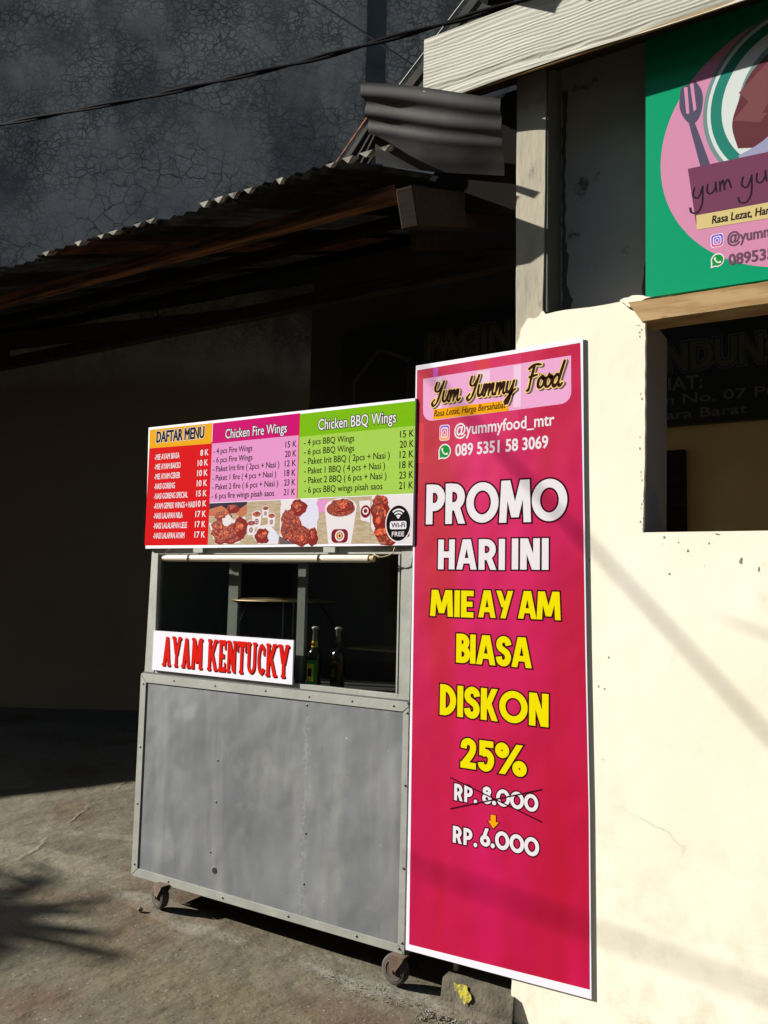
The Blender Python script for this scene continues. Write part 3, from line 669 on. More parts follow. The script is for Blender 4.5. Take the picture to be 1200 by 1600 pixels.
# fascia board, a slightly wavy lower lip, soffit
fz0, fz1 = 3.402, 3.68
bm = bmesh.new(); X0, X1 = -1.484, 3.3; NX = 160; NZ = 24; grid = []
for j in range(NZ+1):
    row = []
    for i_ in range(NX+1):
        t = i_/NX; x_ = X0+(X1-X0)*t; v = j/NZ; zt = fz1
        zb = max(fz0+.006*math.sin(x_*5), 3.462-.40*(x_+1.484)-.002); z = zb+(zt-zb)*v
        gc = fz0+.028+.022*math.sin(x_*4.2+.6)
        dpt = .010*math.exp(-((z-gc)/.007)**2)
        row.append(bm.verts.new((x_, -.105+dpt+.0015*noise.noise(Vector((x_*3, z*60, 0))), z)))
    grid.append(row)
for a, b in zip(grid, grid[1:]):
    for i_ in range(NX): bm.faces.new((a[i_], a[i_+1], b[i_+1], b[i_]))
adopt(tobj('fascia_board', bm, FASC, smooth=True), sh)
bm = bmesh.new(); bx(bm, -1.33, X1, -.092, -.065, fz0+.01, fz1-.01); adopt(tobj('fascia_backing', bm, DARKW), sh)
bm = bmesh.new(); bx(bm, -1.325, X1, -.0999, -.0925, fz0-.001, fz0+.009); adopt(tobj('fascia_lower_edge', bm, LEDGEW), sh)
box('soffit_board', -1.46, 3.3, -.064, .02, 3.46, 3.50, DARKW, sh)
box('rear_fascia_support', -1.44, 3.3, .02, .09, 3.50, 3.62, DARKW, sh)
# gable verge behind the fascia
bm = bmesh.new()
V_ = [(-1.720, 3.675), (-1.449, 3.916), (-1.2, 4.14), (-1.2, 3.58), (-1.60, 3.58)]
prism('verge_soffit', V_, .12, .14, CORR, sh)
bm.free()
tubeobj('verge_edge_strip', [(-1.722, .10, 3.675), (-1.449, .10, 3.921), (-1.1, .10, 4.235)], .005, TRIM, sh)
# barrel tiles along the top of the fascia
def tile():
    bm = bmesh.new(); N = 10; o_ = []; 
    for yy, r_ in ((-.29, .062), (-.12, .070), (.10, .074)):
        ring = []
        for i_ in range(N+1):
            a = math.pi*i_/N; ring.append(bm.verts.new((math.cos(a)*r_, yy, math.sin(a)*r_*.9+.45*(yy+.29)+.02)))
        o_.append(ring)
    for a, b in zip(o_, o_[1:]):
        for i_ in range(N): bm.faces.new((a[i_], b[i_], b[i_+1], a[i_+1]))
    bmesh.ops.solidify(bm, geom=bm.faces[:], thickness=.014)
    me = bpy.data.meshes.new('roof_tile'); bm.to_mesh(me); bm.free(); me.materials.append(TILE)
    for p in me.polygons: p.use_smooth = True
    return me
tm = tile(); xt = -1.24; rt_ = random.Random(2)
while xt < 3.2:
    o = bpy.data.objects.new('roof_tile', tm); COL.objects.link(o); adopt(o, sh)
    o.location = (xt, rt_.uniform(-.02, .02)+.03, 3.725+rt_.uniform(-.006, .006)); o.rotation_euler = (0, 0, rt_.uniform(-.03, .03)); xt += .165
box('roof_batten', -1.33, 3.3, -.06, -.03, 3.66, 3.72, DARKW, sh)
box('roof_deck', -1.30, 3.3, -.02, 2.2, 3.72, 3.76, TILE, sh)
# loose paint chips and scars round the opening (as the photo shows them)
CHIPM = mat('bare_render_scar', (.22, .20, .17, 1), .95)
bm = bmesh.new(); rc = random.Random(21)
chips = [(-.675, 2.41, .020, .003)]+[(-.662-rc.uniform(0, .012), z, .003, .006) for z in (2.395, 2.385, 2.37, 2.17, 2.15, 2.02, 1.98, 1.90, 1.885, 1.87, 1.80, 1.79, 1.775, 1.74, 1.73, 1.72, 1.705)]+[
 (-.595, 1.675, .006, .009), (-.60, 1.655, .004, .004), (-.55, 1.66, .003, .003), (-.43, 1.685, .012, .004), (-.455, 1.655, .005, .007), (-.52, 1.63, .006, .008), (-.36, 1.60, .010, .013), (-.58, 1.555, .004, .005), (-.31, 1.57, .004, .012), (-.47, 1.585, .003, .002),
 (-.845, 1.60, .003, .008), (-.78, 1.27, .003, .006), (-.795, 1.165, .003, .006), (-.815, 1.17, .003, .007), (-.80, .93, .003, .006), (-.60, 1.14, .002, .002)]
for cx, cz, rx, rz in chips:
    rx *= .6; rz *= .75; n = 7; f = [bm.verts.new((cx+rx*(1+rc.uniform(-.85, .6))*math.cos(2*math.pi*i_/n), -.0007, cz+rz*(1+rc.uniform(-.85, .5))*math.sin(2*math.pi*i_/n))) for i_ in range(n)]
    bm.faces.new(f[::-1])
o = adopt(tobj('paint_chips', bm, CHIPM), sh); o['kind'] = 'stuff'

# kerb step under the banner
kb = thing('concrete_kerb', 'low rough concrete kerb with a smear of yellow paint at the foot of the shop wall', 'kerb', (-1.25, .1, 0))
bm = bmesh.new(); NX = 24
kt = []
for i_ in range(NX+1):
    x_ = -1.385+(XL+.012+1.385)*i_/NX; nz_ = noise.noise(Vector((x_*14, 0, 0)))*.006
    kt.append([bm.verts.new(p) for p in ((x_, -.045+nz_*2, -.012), (x_, -.026+nz_, .010), (x_, -.018+nz_*.5, .050), (x_, -.010, .082+nz_*.5), (x_, .3, .085), (x_, .3, -.01))])
for a, b in zip(kt, kt[1:]):
    for j in range(5): bm.faces.new((a[j], b[j], b[j+1], a[j+1]))
bm.faces.new(kt[0]); bm.faces.new(kt[-1][::-1]); bmesh.ops.recalc_face_normals(bm, faces=bm.faces[:])
adopt(tobj('kerb_block', bm, KERB), kb)
bm = bmesh.new()
yp = [(-1.338, .080), (-1.322, .074), (-1.305, .081), (-1.284, .079), (-1.281, .066), (-1.268, .058), (-1.262, .044), (-1.272, .030), (-1.280, .032), (-1.288, .020), (-1.296, .034), (-1.308, .040), (-1.315, .052), (-1.330, .054), (-1.333, .066)]
f = []
for x_, z_ in yp:
    y_ = -.0095-(.082-z_)*.27
    f.append(bm.verts.new((x_, y_-.0055, z_)))
bm.faces.new(f); adopt(tobj('yellow_paint_smear', bm, YPAINT), kb)
box('metal_post', -1.372, -1.356, .05, .066, .085, .7, TRIM, kb)

# rubble and litter
bm = bmesh.new(); rg = random.Random(5)
def pebble(x, y, s):
    r_ = bmesh.ops.create_icosphere(bm, subdivisions=1, radius=s, matrix=Matrix.Translation((x, y, s*.3)) @ Matrix.Diagonal((1, rg.uniform(.6, 1), rg.uniform(.4, .8), 1)))
    for v in r_['verts']: v.co += Vector((rg.uniform(-1, 1), rg.uniform(-1, 1), rg.uniform(-1, 1)))*s*.25
for _ in range(420): pebble(rg.uniform(-1.42, -1.05), -.10-abs(rg.gauss(0, .05)), rg.uniform(.0015, .006))
for _ in range(350): pebble(rg.uniform(-3.6, -1.1), rg.uniform(-.9, .4), rg.uniform(.0012, .0035))
for _ in range(160): pebble(rg.gauss(-1.62, .16), rg.gauss(-.10, .03), rg.uniform(.001, .004))
tag(tobj('gravel', bm, PATCH), None, None, kind='stuff')
bm = bmesh.new(); tube(bm, [(-1.335, -.245, .006), (-1.31, -.215, .009), (-1.28, -.19, .008)], .0035, 6)
tag(tobj('twig', bm, TAN), 'short pale stick lying on the concrete in front of the kerb', 'stick')
bm = bmesh.new(); f = [bm.verts.new(p) for p in ((-1.27, -.13, .010), (-1.235, -.145, .016), (-1.20, -.125, .012), (-1.205, -.095, .008), (-1.24, -.09, .014))]
bm.faces.new(f); bmesh.ops.solidify(bm, geom=bm.faces[:], thickness=.001)
tag(tobj('paper_scrap', bm, PATCH), 'crumpled dusty paper scrap on the ground below the kerb', 'litter')
bm = bmesh.new(); bmesh.ops.create_icosphere(bm, subdivisions=2, radius=.012, matrix=Matrix.Translation((-2.885, -.085, .009)) @ Matrix.Diagonal((1.2, .9, .8, 1)))
for v in bm.verts: v.co += Vector((rg.uniform(-1, 1), rg.uniform(-1, 1), rg.uniform(-1, 1)))*.002
tag(tobj('stone', bm, KERB), 'small dark stone wedged against the left cart wheel', 'stone')

# ================================================================== painted board on the back wall
nbd = thing('association_signboard', 'large black painted board with grey and ochre lettering on the back wall inside', 'signboard', (-1.8, 1.99, 2.42))
def S2(x, z): return (x*.9047, 1.5+(z-1.5)*.9047)
box('board_panel', -3.27, .7, 1.935, 1.998, 2.44, 3.30, NOTE_BG, nbd)
def board_line(name, fn):
    F = Flat(1.934); fn(F); return F.build(name, nbd)
board_line('board_heading', lambda F: (F.text('PAGIN', -2.56, -1.96, 3.03, .17, NOTE_TX, 1, off=.13), F.text('PAGIN', -2.56, -1.96, 3.03, .17, NOTE_BG, 2, off=.10), F.text('PAGIN', -2.56, -1.96, 3.03, .17, NOTE_GD, 3, off=.045)))
board_line('board_heading', lambda F: (F.text('ANDUNG', -1.12, -.36, 2.755, .15, NOTE_TX, 1, off=.13), F.text('ANDUNG', -1.12, -.36, 2.755, .15, NOTE_BG, 2, off=.10), F.text('ANDUNG', -1.12, -.36, 2.755, .15, NOTE_GD, 3, off=.045)))
board_line('board_text_line', lambda F: F.text('SEKRETARIAT:', -1.50, -.80, 2.640, .075, NOTE_TX, 2, off=.02))
board_line('board_text_line', lambda F: F.text('Jl. Beton No. 07 Pulo', -1.36, -.33, 2.560, .055, NOTE_TX, 2, off=.02))
board_line('board_text_line', lambda F: F.text('Nusa Tenggara Barat', -1.55, -.57, 2.475, .052, NOTE_TX, 2, off=.02))
pent = [S2(-3.50, 3.10), S2(-3.26, 3.34), S2(-2.98, 3.22), S2(-3.0, 2.7), S2(-3.48, 2.7)]
board_line('board_emblem', lambda F: (F.poly(pent, NOTE_GD, 1), F.poly([(x*.93-.20, z*.96+.10) for x, z in pent], NOTE_BG, 2)))

# ================================================================== food cart
ct = thing('food_cart', 'grey sheet metal food cart on four casters with a glass display window', 'food cart', (-2.3, .3, 0))
CX0, CX1, CY1 = -3.045, -1.5515, .56
box('front_panel', -3.006, -2.034, 0, .012, .142, 1.008, ZINC, ct)
box('front_panel', -2.036, -1.577, -.0012, .012, .142, 1.012, ZINC, ct)
box('side_panel', CX0+.002, CX0+.012, .012, CY1, .105, 1.04, ZINC, ct)
box('side_panel', CX1-.012, CX1-.002, .012, CY1, .105, 1.04, ZINC, ct)
box('back_panel', CX0+.012, CX1-.012, CY1-.012, CY1, .105, 1.04, ZINC, ct)
box('bottom_panel', CX0+.012, CX1-.012, .012, CY1-.012, .112, .125, DARKW, ct)
box('countertop', CX0+.004, CX1-.004, .004, CY1, 1.040, 1.052, INGREY, ct)
TY = -.0045
def trimp(name, pts): return prism(name, pts, TY, .004, TRIM, ct, .0012)
trimp('corner_trim', [(CX0, .103), (-3.004, .1425), (-3.006, 1.0045), (CX0, 1.044)])
trimp('corner_trim', [(CX1, .1150), (CX1, 1.032), (-1.5775, 1.009), (-1.581, .146)])
trimp('bottom_trim', [(CX0+.0007, .1022), (CX1-.0007, .1142), (-1.5818, .1452), (-3.0032, .1418)])
prism('top_trim', [(-3.0052, 1.0048), (-1.578, 1.010), (-1.5515, 1.033), (-1.560, 1.047), (CX0+.001, 1.0455)], TY-.0008, .004, TRIM, ct, .0012)
def screw(x, z, y=TY):
    bm = bmesh.new(); lathe(bm, [(.0048, 0), (.0045, .0012), (.0028, .0022), (.0008, .0014)], (x, y+.0004, z), Vector((0, -1, 0)), 10)
    adopt(tobj('screw', bm, SCREW, smooth=True), ct)
for x, z in [(-3.025, .998), (-2.82, 1.028), (-2.56, 1.026), (-2.266, 1.030), (-2.031, 1.026), (-1.816, 1.028), (-1.62, 1.028), (-1.559, 1.007), (-3.025, .70), (-3.025, .436), (-3.024, .158), (-2.799, .124), (-2.466, .125), (-2.105, .129), (-1.767, .131), (-1.575, .131), (-1.562, .155), (-1.562, .427), (-1.562, .734)]: screw(x, z, TY-.0008)
for x, z in [(-2.045, .99), (-2.030, .473), (-2.032, .272), (-2.552, .30), (-2.53, .52), (-2.53, .70)]: screw(x, z, -.0002 if x < -2.036 else -.0014)
bm = bmesh.new(); lathe(bm, [(.0165, 0), (.0155, .0012), (.013, .0014), (.012, .0005), (.0001, .0004)], (-2.524, .0005, .227), Vector((0, -1, 0)), 20)
dh = adopt(tobj('drain_hole_rim', bm, ZINC, smooth=True), ct)
bm = bmesh.new(); lathe(bm, [(.013, 0), (.013, .0012), (.0001, .0013)], (-2.524, -.0004, .227), Vector((0, -1, 0)), 20)
adopt(tobj('drain_hole', bm, BLACK), ct)
# upper frame
UY = .006
prism('window_post', [(-3.033, 1.0525), (-2.966, 1.0525), (-2.976, 1.650), (-3.022, 1.650)], UY, UY+.035, TRIM, ct, .002)
prism('window_post', [(-1.610, 1.0525), (-1.555, 1.0525), (-1.552, 1.650), (-1.606, 1.650)], UY, UY+.035, TRIM, ct, .002)
box('window_top_rail', -2.976, -1.607, UY+.002, UY+.035, 1.622, 1.650, TRIM, ct, .001)
box('window_bottom_rail', -2.966, -1.610, UY+.002, UY+.035, 1.0525, 1.072, TRIM, ct, .001)
box('window_bead', -1.6175, -1.6105, UY-.002, UY+.004, 1.075, 1.62, TRIM, ct)
box('window_glass', -2.972, -1.611, UY+.018, UY+.021, 1.073, 1.621, GL, ct)
box('sliding_frame_post', -2.560, -2.502, .060, .080, 1.060, 1.582, TRIM, ct, .001)
box('sliding_frame_post', -2.158, -2.116, .060, .080, 1.060, 1.582, TRIM, ct, .001)
box('sliding_frame_rail', -2.560, -2.130, .0585, .0815, 1.583, 1.600, TRIM, ct, .001)
box('back_window_panel', -3.02, -2.0, CY1-.02, CY1-.01, 1.052, 1.65, INGREY, ct)
box('back_window_panel', -2.0, -1.56, CY1-.02, CY1-.01, 1.052, 1.65, INSIDE, ct)
box('rear_post', -2.96, -2.92, CY1-.06, CY1-.022, 1.052, 1.65, INGREY, ct)
box('rear_post', -1.63, -1.59, CY1-.06, CY1-.022, 1.052, 1.65, INGREY, ct)
box('end_panel', -1.560, -1.556, .045, CY1, 1.052, 1.65, INSIDE, ct)
box('end_panel', -3.030, -3.026, .045, CY1, 1.052, 1.65, INGREY, ct)
box('cart_roof', -3.035, -1.552, -.0, CY1, 1.6505, 1.664, TRIM, ct)
box('inner_shelf', -2.05, -1.62, .30, .50, 1.205, 1.213, TAN, ct)
for x in (-2.95, -1.62): box('board_upright', x, x+.03, .012, .035, 1.664, 2.2, TRIM, ct)
# lamp tube
lt = thing('lamp_tube', 'cream fluorescent lamp tube hung level under the menu board', 'lamp', (-2.31, -.02, 1.60))
tubeobj('tube', [(-2.885, -.022, 1.602), (-1.738, -.022, 1.602)], .0155, TUBE, lt, 16)
tubeobj('end_cap', [(-1.738, -.022, 1.602), (-1.715, -.022, 1.602)], .013, WIREY, lt, 12)
tubeobj('end_cap', [(-2.908, -.022, 1.602), (-2.885, -.022, 1.602)], .012, TUBE, lt, 12)
for x in (-2.735, -1.985):
    bm = bmesh.new(); pts = [(x, -.022+.018*math.cos(a), 1.602+.018*math.sin(a)) for a in [math.pi*2*i_/14 for i_ in range(15)]]; tube(bm, pts, .0022, 6); adopt(tobj('clip', bm, RUST), lt)
    box('bracket', x+.01, x+.07, -.012, .004, 1.628, 1.651, TRIM, lt, .001)
tubeobj('wire', [(-1.722, -.03, 1.600), (-1.705, -.035, 1.617), (-1.68, -.03, 1.608), (-1.65, -.028, 1.613), (-1.628, -.022, 1.625), (-1.62, -.02, 1.648)], .0022, WIREY, lt)
tubeobj('wire', [(-2.895, -.02, 1.603), (-2.893, -.024, 1.63), (-2.88, -.01, 1.649)], .0018, WIREY, lt)
tubeobj('wire', [(-1.722, -.02, 1.604), (-1.715, -.03, 1.622), (-1.70, -.02, 1.612), (-1.69, -.028, 1.606)], .003, WIREY, lt)

# casters
def caster(cx, cy, n, label):
    cs = []
    n = Vector((n[0], n[1], 0)).normalized(); d = Vector((-n.y, n.x, 0)); r = .056
    c = Vector((cx, cy, r+.002))
    w_ = adopt(bpy.data.objects.new('caster', None), ct) if False else None
    bm = bmesh.new(); hw = .018
    lathe(bm, [(r*.66, -hw*.9), (r*.86, -hw), (r*.97, -hw*.7), (r, 0), (r*.97, hw*.7), (r*.86, hw), (r*.66, hw*.9)], c, n, 28)
    wh = adopt(tobj('wheel', bm, TYRE, smooth=True), ct)
    bm = bmesh.new(); lathe(bm, [(.0001, -hw*.95), (r*.2, -hw*1.25), (r*.25, -hw*.7), (r*.55, -hw*.55), (r*.62, -hw*1.02), (r*.67, -hw*.95), (r*.67, hw*.95), (r*.62, hw*1.02), (r*.55, hw*.55), (r*.25, hw*.7), (r*.2, hw*1.25), (.0001, hw*.95)], c, n, 24)
    rim = tobj('rim', bm, RUST, smooth=True); rim.parent = wh; rim.matrix_parent_inverse = Matrix()
    bm = bmesh.new()
    for s_ in (-1, 1):      # fork cheeks narrowing down to the axle
        o_ = n*s_*(hw+.006); th = n*s_*.0025
        prof = [(-.004, .006), (.012, -.006), (.040, -.050), (.034, -.058+.112), (-.030, .112-.058), (-.022, .01)]
        prof = [(-.010, -.008), (.010, -.010), (.016, .004), (.046, .046), (.046, .052), (-.012, .052), (-.014, .02)]
        A = [bm.verts.new(c+o_+d*a+Vector((0, 0, b))) for a, b in prof]; B = [bm.verts.new(c+o_+th+d*a+Vector((0, 0, b))) for a, b in prof]
        bm.faces.new(A); bm.faces.new(B[::-1])
        for i_ in range(len(A)): bm.faces.new((A[i_], B[i_], B[(i_+1) % len(A)], A[(i_+1) % len(A)]))
    beam(bm, c+d*-.014+Vector((0, 0, .054)), c+d*.048+Vector((0, 0, .054)), .044, .004)
    bmesh.ops.recalc_face_normals(bm, faces=bm.faces[:]); fk = adopt(tobj('fork', bm, RUST), ct)
    bm = bmesh.new(); tube(bm, [c-n*(hw+.013), c+n*(hw+.013)], .006, 8); ax = tobj('axle_bolt', bm, RUST, smooth=True); ax.parent = fk
    fk.matrix_parent_inverse = fk.matrix_parent_inverse
    return
caster(-2.838, -.012, (-.22, -.97), '')
caster(-1.585, -.008, (-.05, -1), '')
caster(-2.92, .46, (-.9, -.4), ''); caster(-1.65, .46, (.7, -.7), '')

# ================================================================== things in the cart window
def bottle(x, y, z0, h, label, lab1, lab2):
    t = thing('sauce_bottle', label, 'bottle', (x, y, z0), 'sauce bottles in the cart window')
    r = .031
    bm = bmesh.new(); lathe(bm, [(r*.9, 0), (r, .006), (r, h*.50), (r*.9, h*.57), (r*.55, h*.64), (r*.47, h*.66)], (x, y, z0), seg=24); adopt(tobj('body', bm, BOTTLE, smooth=True), t)
    bm = bmesh.new(); lathe(bm, [(r*.47, h*.66), (r*.38, h*.78), (r*.34, h*.93), (r*.42, h*.94), (r*.42, h*.965)], (x, y, z0), seg=20); adopt(tobj('neck', bm, NECK, smooth=True), t)
    bm = bmesh.new(); lathe(bm, [(r*.5, h*.962), (r*.5, h*.985), (r*.3, h)], (x, y, z0), seg=20); adopt(tobj('cap', bm, CAPM, smooth=True), t)
    def lab(name, za, zb, rad, m, a0, a1, dr=.0006, pr=None):
        bm = bmesh.new(); N = 14; pv = None
        for i_ in range(N+1):
            a = R(a0+(a1-a0)*i_/N); cu = [bm.verts.new((x+(ra+dr)*math.cos(a), y+(ra+dr)*math.sin(a), z0+zz_)) for zz_, ra in ((za, rad[0]), (zb, rad[1]))]
            if pv: bm.faces.new((pv[0], cu[0], cu[1], pv[1]))
            pv = cu
        o = tobj(name, bm, m, smooth=True); adopt(o, t); return o
    lab('neck_label', h*.665, h*.765, (r*.475, r*.40), lab2[0], 180, 360, .0008); lab('neck_label', h*.685, h*.735, (r*.46, r*.425), lab2[1], 225, 300, .0016)
    lab('body_label', h*.06, h*.46, (r, r), lab1[0], 200, 330)
    lab('body_label', h*.12, h*.40, (r, r), lab1[1], 230, 300, .0012); lab('body_label', h*.20, h*.33, (r, r), lab1[2], 250, 285, .0018)
B_GREEN = ink('label_green', 60, 170, 70, .9); B_YEL = ink('label_yellow', 240, 230, 60, .95); B_RED = ink('label_red', 190, 40, 30, .5); B_BLK = ink('label_black', 20, 18, 14); B_OCH = ink('label_ochre', 130, 100, 40, .5)
bottle(-2.060, .066, 1.052, .262, 'dark sauce bottle with bright green and yellow label, the left one in the cart window', (B_GREEN, B_YEL, B_BLK), (B_YEL, B_RED))
bottle(-1.966, .105, 1.052, .262, 'dark sauce bottle with dull ochre label, the right one in the cart window', (B_OCH, B_BLK, B_OCH), (B_OCH, B_BLK))
ds = thing('parasol_stand_in', 'thin tan disc on a slim pale rod inside the cart window, standing in for a reflected parasol', 'reflection stand-in', (-2.39, .25, 1.052))  # disc and rod stand in for a parasol reflected in the glass
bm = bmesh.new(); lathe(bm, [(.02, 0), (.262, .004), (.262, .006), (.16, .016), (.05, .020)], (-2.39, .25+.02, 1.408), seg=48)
adopt(tobj('reflection_disc', bm, TAN, smooth=True), ds)
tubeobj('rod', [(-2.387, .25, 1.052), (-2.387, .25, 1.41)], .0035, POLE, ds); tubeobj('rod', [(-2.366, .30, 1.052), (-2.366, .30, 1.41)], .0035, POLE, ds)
tubeobj('reflection_wire', [(-2.475, .10, 1.41), (-2.56, .10, 1.24)], .0009, POLE, ds)

# ================================================================== AYAM KENTUCKY plate
ay = thing('name_plate', 'white plate reading AYAM KENTUCKY in red slab letters against the cart glass', 'sign', (-2.55, -.004, 1.07))
box('plate', -2.970, -2.123, -.004, .004, 1.068, 1.254, I_PAPER, ay)
F_ = Flat(-.0042)
def western(F, word, x0, x1, z0, z1, m, layer, dx=0, dz=0):
    W = {'A': .78, 'Y': .80, 'M': .95, ' ': .32, 'K': .84, 'E': .62, 'N': .74, 'T': .72, 'U': .74, 'C': .62}
    tot = sum(W[c] for c in word)+.05*len(word); kx = (x1-x0)/tot; H = z1-z0; cx = x0+dx
    SER = {'A': [(.16, 0), (.62, 0)], 'Y': [(.4, 0), (.14, 1), (.66, 1)], 'M': [(.14, 0), (.81, 0), (.16, 1), (.79, 1)], 'K': [(.15, 0), (.68, 0), (.15, 1), (.64, 1)], 'E': [(.15, 0), (.15, 1)], 'N': [(.14, 0), (.14, 1), (.6, 1)], 'T': [(.36, 0)], 'U': [(.14, 1), (.60, 1)], 'C': []}
    LIM = {'A': [('h', .18, .03, .39, .97), ('h', .60, .03, .39, .97), ('b', .26, .26, .52, .40)], 'Y': [('b', .29, .05, .51, .5), ('h', .16, .96, .38, .4), ('h', .64, .96, .42, .4)],
     'M': [('h', .16, .04, .20, .96), ('h', .79, .04, .75, .96), ('h', .24, .94, .475, .2), ('h', .71, .94, .475, .2)], 'K': [('b', .04, .04, .27, .96), ('h', .27, .42, .60, .95), ('h', .33, .6, .66, .05)],
     'E': [('b', .04, .04, .27, .96), ('b', .2, 0, .58, .16), ('b', .2, .42, .48, .57), ('b', .2, .84, .58, 1), ('b', .46, 0, .58, .30), ('b', .46, .70, .58, 1)], 'N': [('b', .04, .04, .24, .96), ('b', .50, .0, .70, .96), ('h', .2, .94, .56, .04)],
     'T': [('b', .25, .04, .47, .96), ('b', 0, .84, .72, 1), ('b', 0, .66, .12, 1), ('b', .60, .66, .72, 1)], 'U': [('p', [(.15, .96)]+arcp(.37, .30, .22, .22, 180, 360)+[(.59, .96)])], 'C': [('p', arcp(.34, .5, .22, .42, 40, 320, 12)), ('b', .44, .62, .58, .86)]}
    for ch in word:
        if ch != ' ':
            X = lambda x: cx+x*kx
            Z = lambda z: z0+dz+z*H
            for p in LIM[ch]:
                if p[0] == 'b': F.rect(X(p[1]), X(p[3]), Z(p[2]), Z(p[4]), m, layer)
                elif p[0] == 'h':
                    _, xa, za, xb, zb = p; hw = .128*kx
                    F.poly([(X(xa)-hw, Z(za)), (X(xa)+hw, Z(za)), (X(xb)+hw, Z(zb)), (X(xb)-hw, Z(zb))] if za < zb else [(X(xb)-hw, Z(zb)), (X(xb)+hw, Z(zb)), (X(xa)+hw, Z(za)), (X(xa)-hw, Z(za))], m, layer)
                else: F.stroke([(X(a), Z(b)) for a, b in p[1]], .2*kx, m, layer)
            for sx, sz in SER[ch]: F.rrect(X(sx)-.165*kx, X(sx)+.165*kx, Z(sz)-(0 if sz == 0 else .10*H), Z(sz)+(.10*H if sz == 0 else 0), .04*H, m, layer)
        cx += (W[ch]+.05)*kx
western(F_, 'AYAM KENTUCKY', -2.905, -2.140, 1.092, 1.234, I_DRED, 1, .006, -.005)
western(F_, 'AYAM KENTUCKY', -2.905, -2.140, 1.092, 1.234, I_REDT, 3)
F_.build('lettering', ay)

# ================================================================== menu board
mb = thing('menu_board', 'wide printed menu board DAFTAR MENU in red, pink and green along the cart top', 'menu board', (-2.3, -.01, 1.65))
BX0, BX1, BZ0, BZ1 = -3.062, -1.545, 1.650, 2.254
MY = -.012
prism('board', [(-3.048, 1.648), (BX1, 1.655), (BX1, 2.243), (-3.068, 2.252)], MY, MY+.016, I_PAPER, mb, .001)
F_ = Flat(MY-.0002)
XA, XB = -2.638, -2.122
F_.rect(-3.055, XA+.004, 1.664, 2.148, I_RED, 1); F_.poly([(-3.055, 2.146), (XA, 2.140), (XA, 2.238), (-3.058, 2.240)], I_GOLD, 1)
F_.rect(XA+.004, XB, 2.139, 2.236, I_MAG, 1); F_.rect(XA+.004, XB, 1.861, 2.139, I_PINK, 1)
F_.rect(XB, BX1+.001, 2.131, 2.232, I_GREEN, 1); F_.rect(XB, BX1+.001, 1.861, 2.131, I_LGREEN, 1)
F_.rect(XB-.002, XB+.002, 1.861, 2.234, I_RED, 2)
F_.text('DAFTAR MENU', -3.006, -2.688, 2.172, .053, I_WHITE, 2, off=.09); F_.text('DAFTAR MENU', -3.006, -2.688, 2.172, .053, I_BLACK, 4, off=.045)
rows_l = [('-MIE AYAM BIASA', -2.844, '8 K'), ('-MIE AYAM BAKSO', -2.833, '10 K'), ('-MIE AYAM CEKER', -2.834, '10 K'), ('-NASI GORENG', -2.865, '10 K'), ('-NASI GORENG SPECIAL', -2.777, '15 K'), ('-AYAM GEPREK WINGS + NASI', -2.728, '10 K'), ('-NASI LALAPAN NILA', -2.805, '17 K'), ('-NASI LALALAPAN LELE', -2.773, '17 K'), ('-NASI LALAPAN AYAM', -2.787, '17 K')]
for i_, (s_, xe, pr) in enumerate(rows_l):
    z = 2.087-.0484*i_; F_.text(s_, -3.012+.002*i_, xe, z-.002, .027, I_WHITE, 3, off=.022)
    F_.text(pr, -2.720 if len(pr) > 3 else -2.705, -2.655, z, .027, I_WHITE, 3, off=.035)
F_.text('Chicken Fire Wings', -2.552, -2.192, 2.157, .043, I_BLACK, 2, off=.075); F_.text('Chicken Fire Wings', -2.552, -2.192, 2.157, .043, I_WHITE, 4, off=.012)
F_.text('Chicken BBQ Wings', -2.020, -1.633, 2.153, .046, I_BLACK, 2, off=.075); F_.text('Chicken BBQ Wings', -2.020, -1.633, 2.153, .046, I_WHITE, 4, off=.012)
for i_, (s_, xe, pr) in enumerate([('- 4 pcs Fire Wings', -2.386, '15 K'), ('- 6 pcs Fire Wings', -2.383, '20 K'), ('- Paket Irit fire ( 2pcs + Nasi )', -2.227, '12 K'), ('- Paket 1 fire ( 4 pcs + Nasi )', -2.243, '18 K'), ('- Paket 2 fire ( 6 pcs + Nasi )', -2.230, '23 K'), ('- 6 pcs fire wings pisah saos', -2.250, '21 K')]):
    z = 2.089-.0421*i_; F_.text(s_, -2.622, xe, z, .026, I_BLACK, 3, off=.010); F_.text(pr, -2.196, -2.135, z, .027, I_BLACK, 3, off=.012)
for i_, (s_, xe, pr) in enumerate([('- 4 pcs BBQ Wings', -1.833, '15 K'), ('- 6 pcs BBQ Wings', -1.832, '20 K'), ('- Paket Irit BBQ ( 2pcs + Nasi )', -1.659, '12 K'), ('- Paket 1 BBQ ( 4 pcs + Nasi )', -1.680, '18 K'), ('- Paket 2 BBQ ( 6 pcs + Nasi )', -1.672, '23 K'), ('- 6 pcs BBQ wings pisah saos', -1.690, '21 K')]):
    z = 2.091-.0415*i_; F_.text(s_, -2.094+.002*i_, xe, z, .027, I_BLACK, 3, off=.010); F_.text(pr, -1.612, -1.548, z-.003, .028, I_BLACK, 3, off=.012)
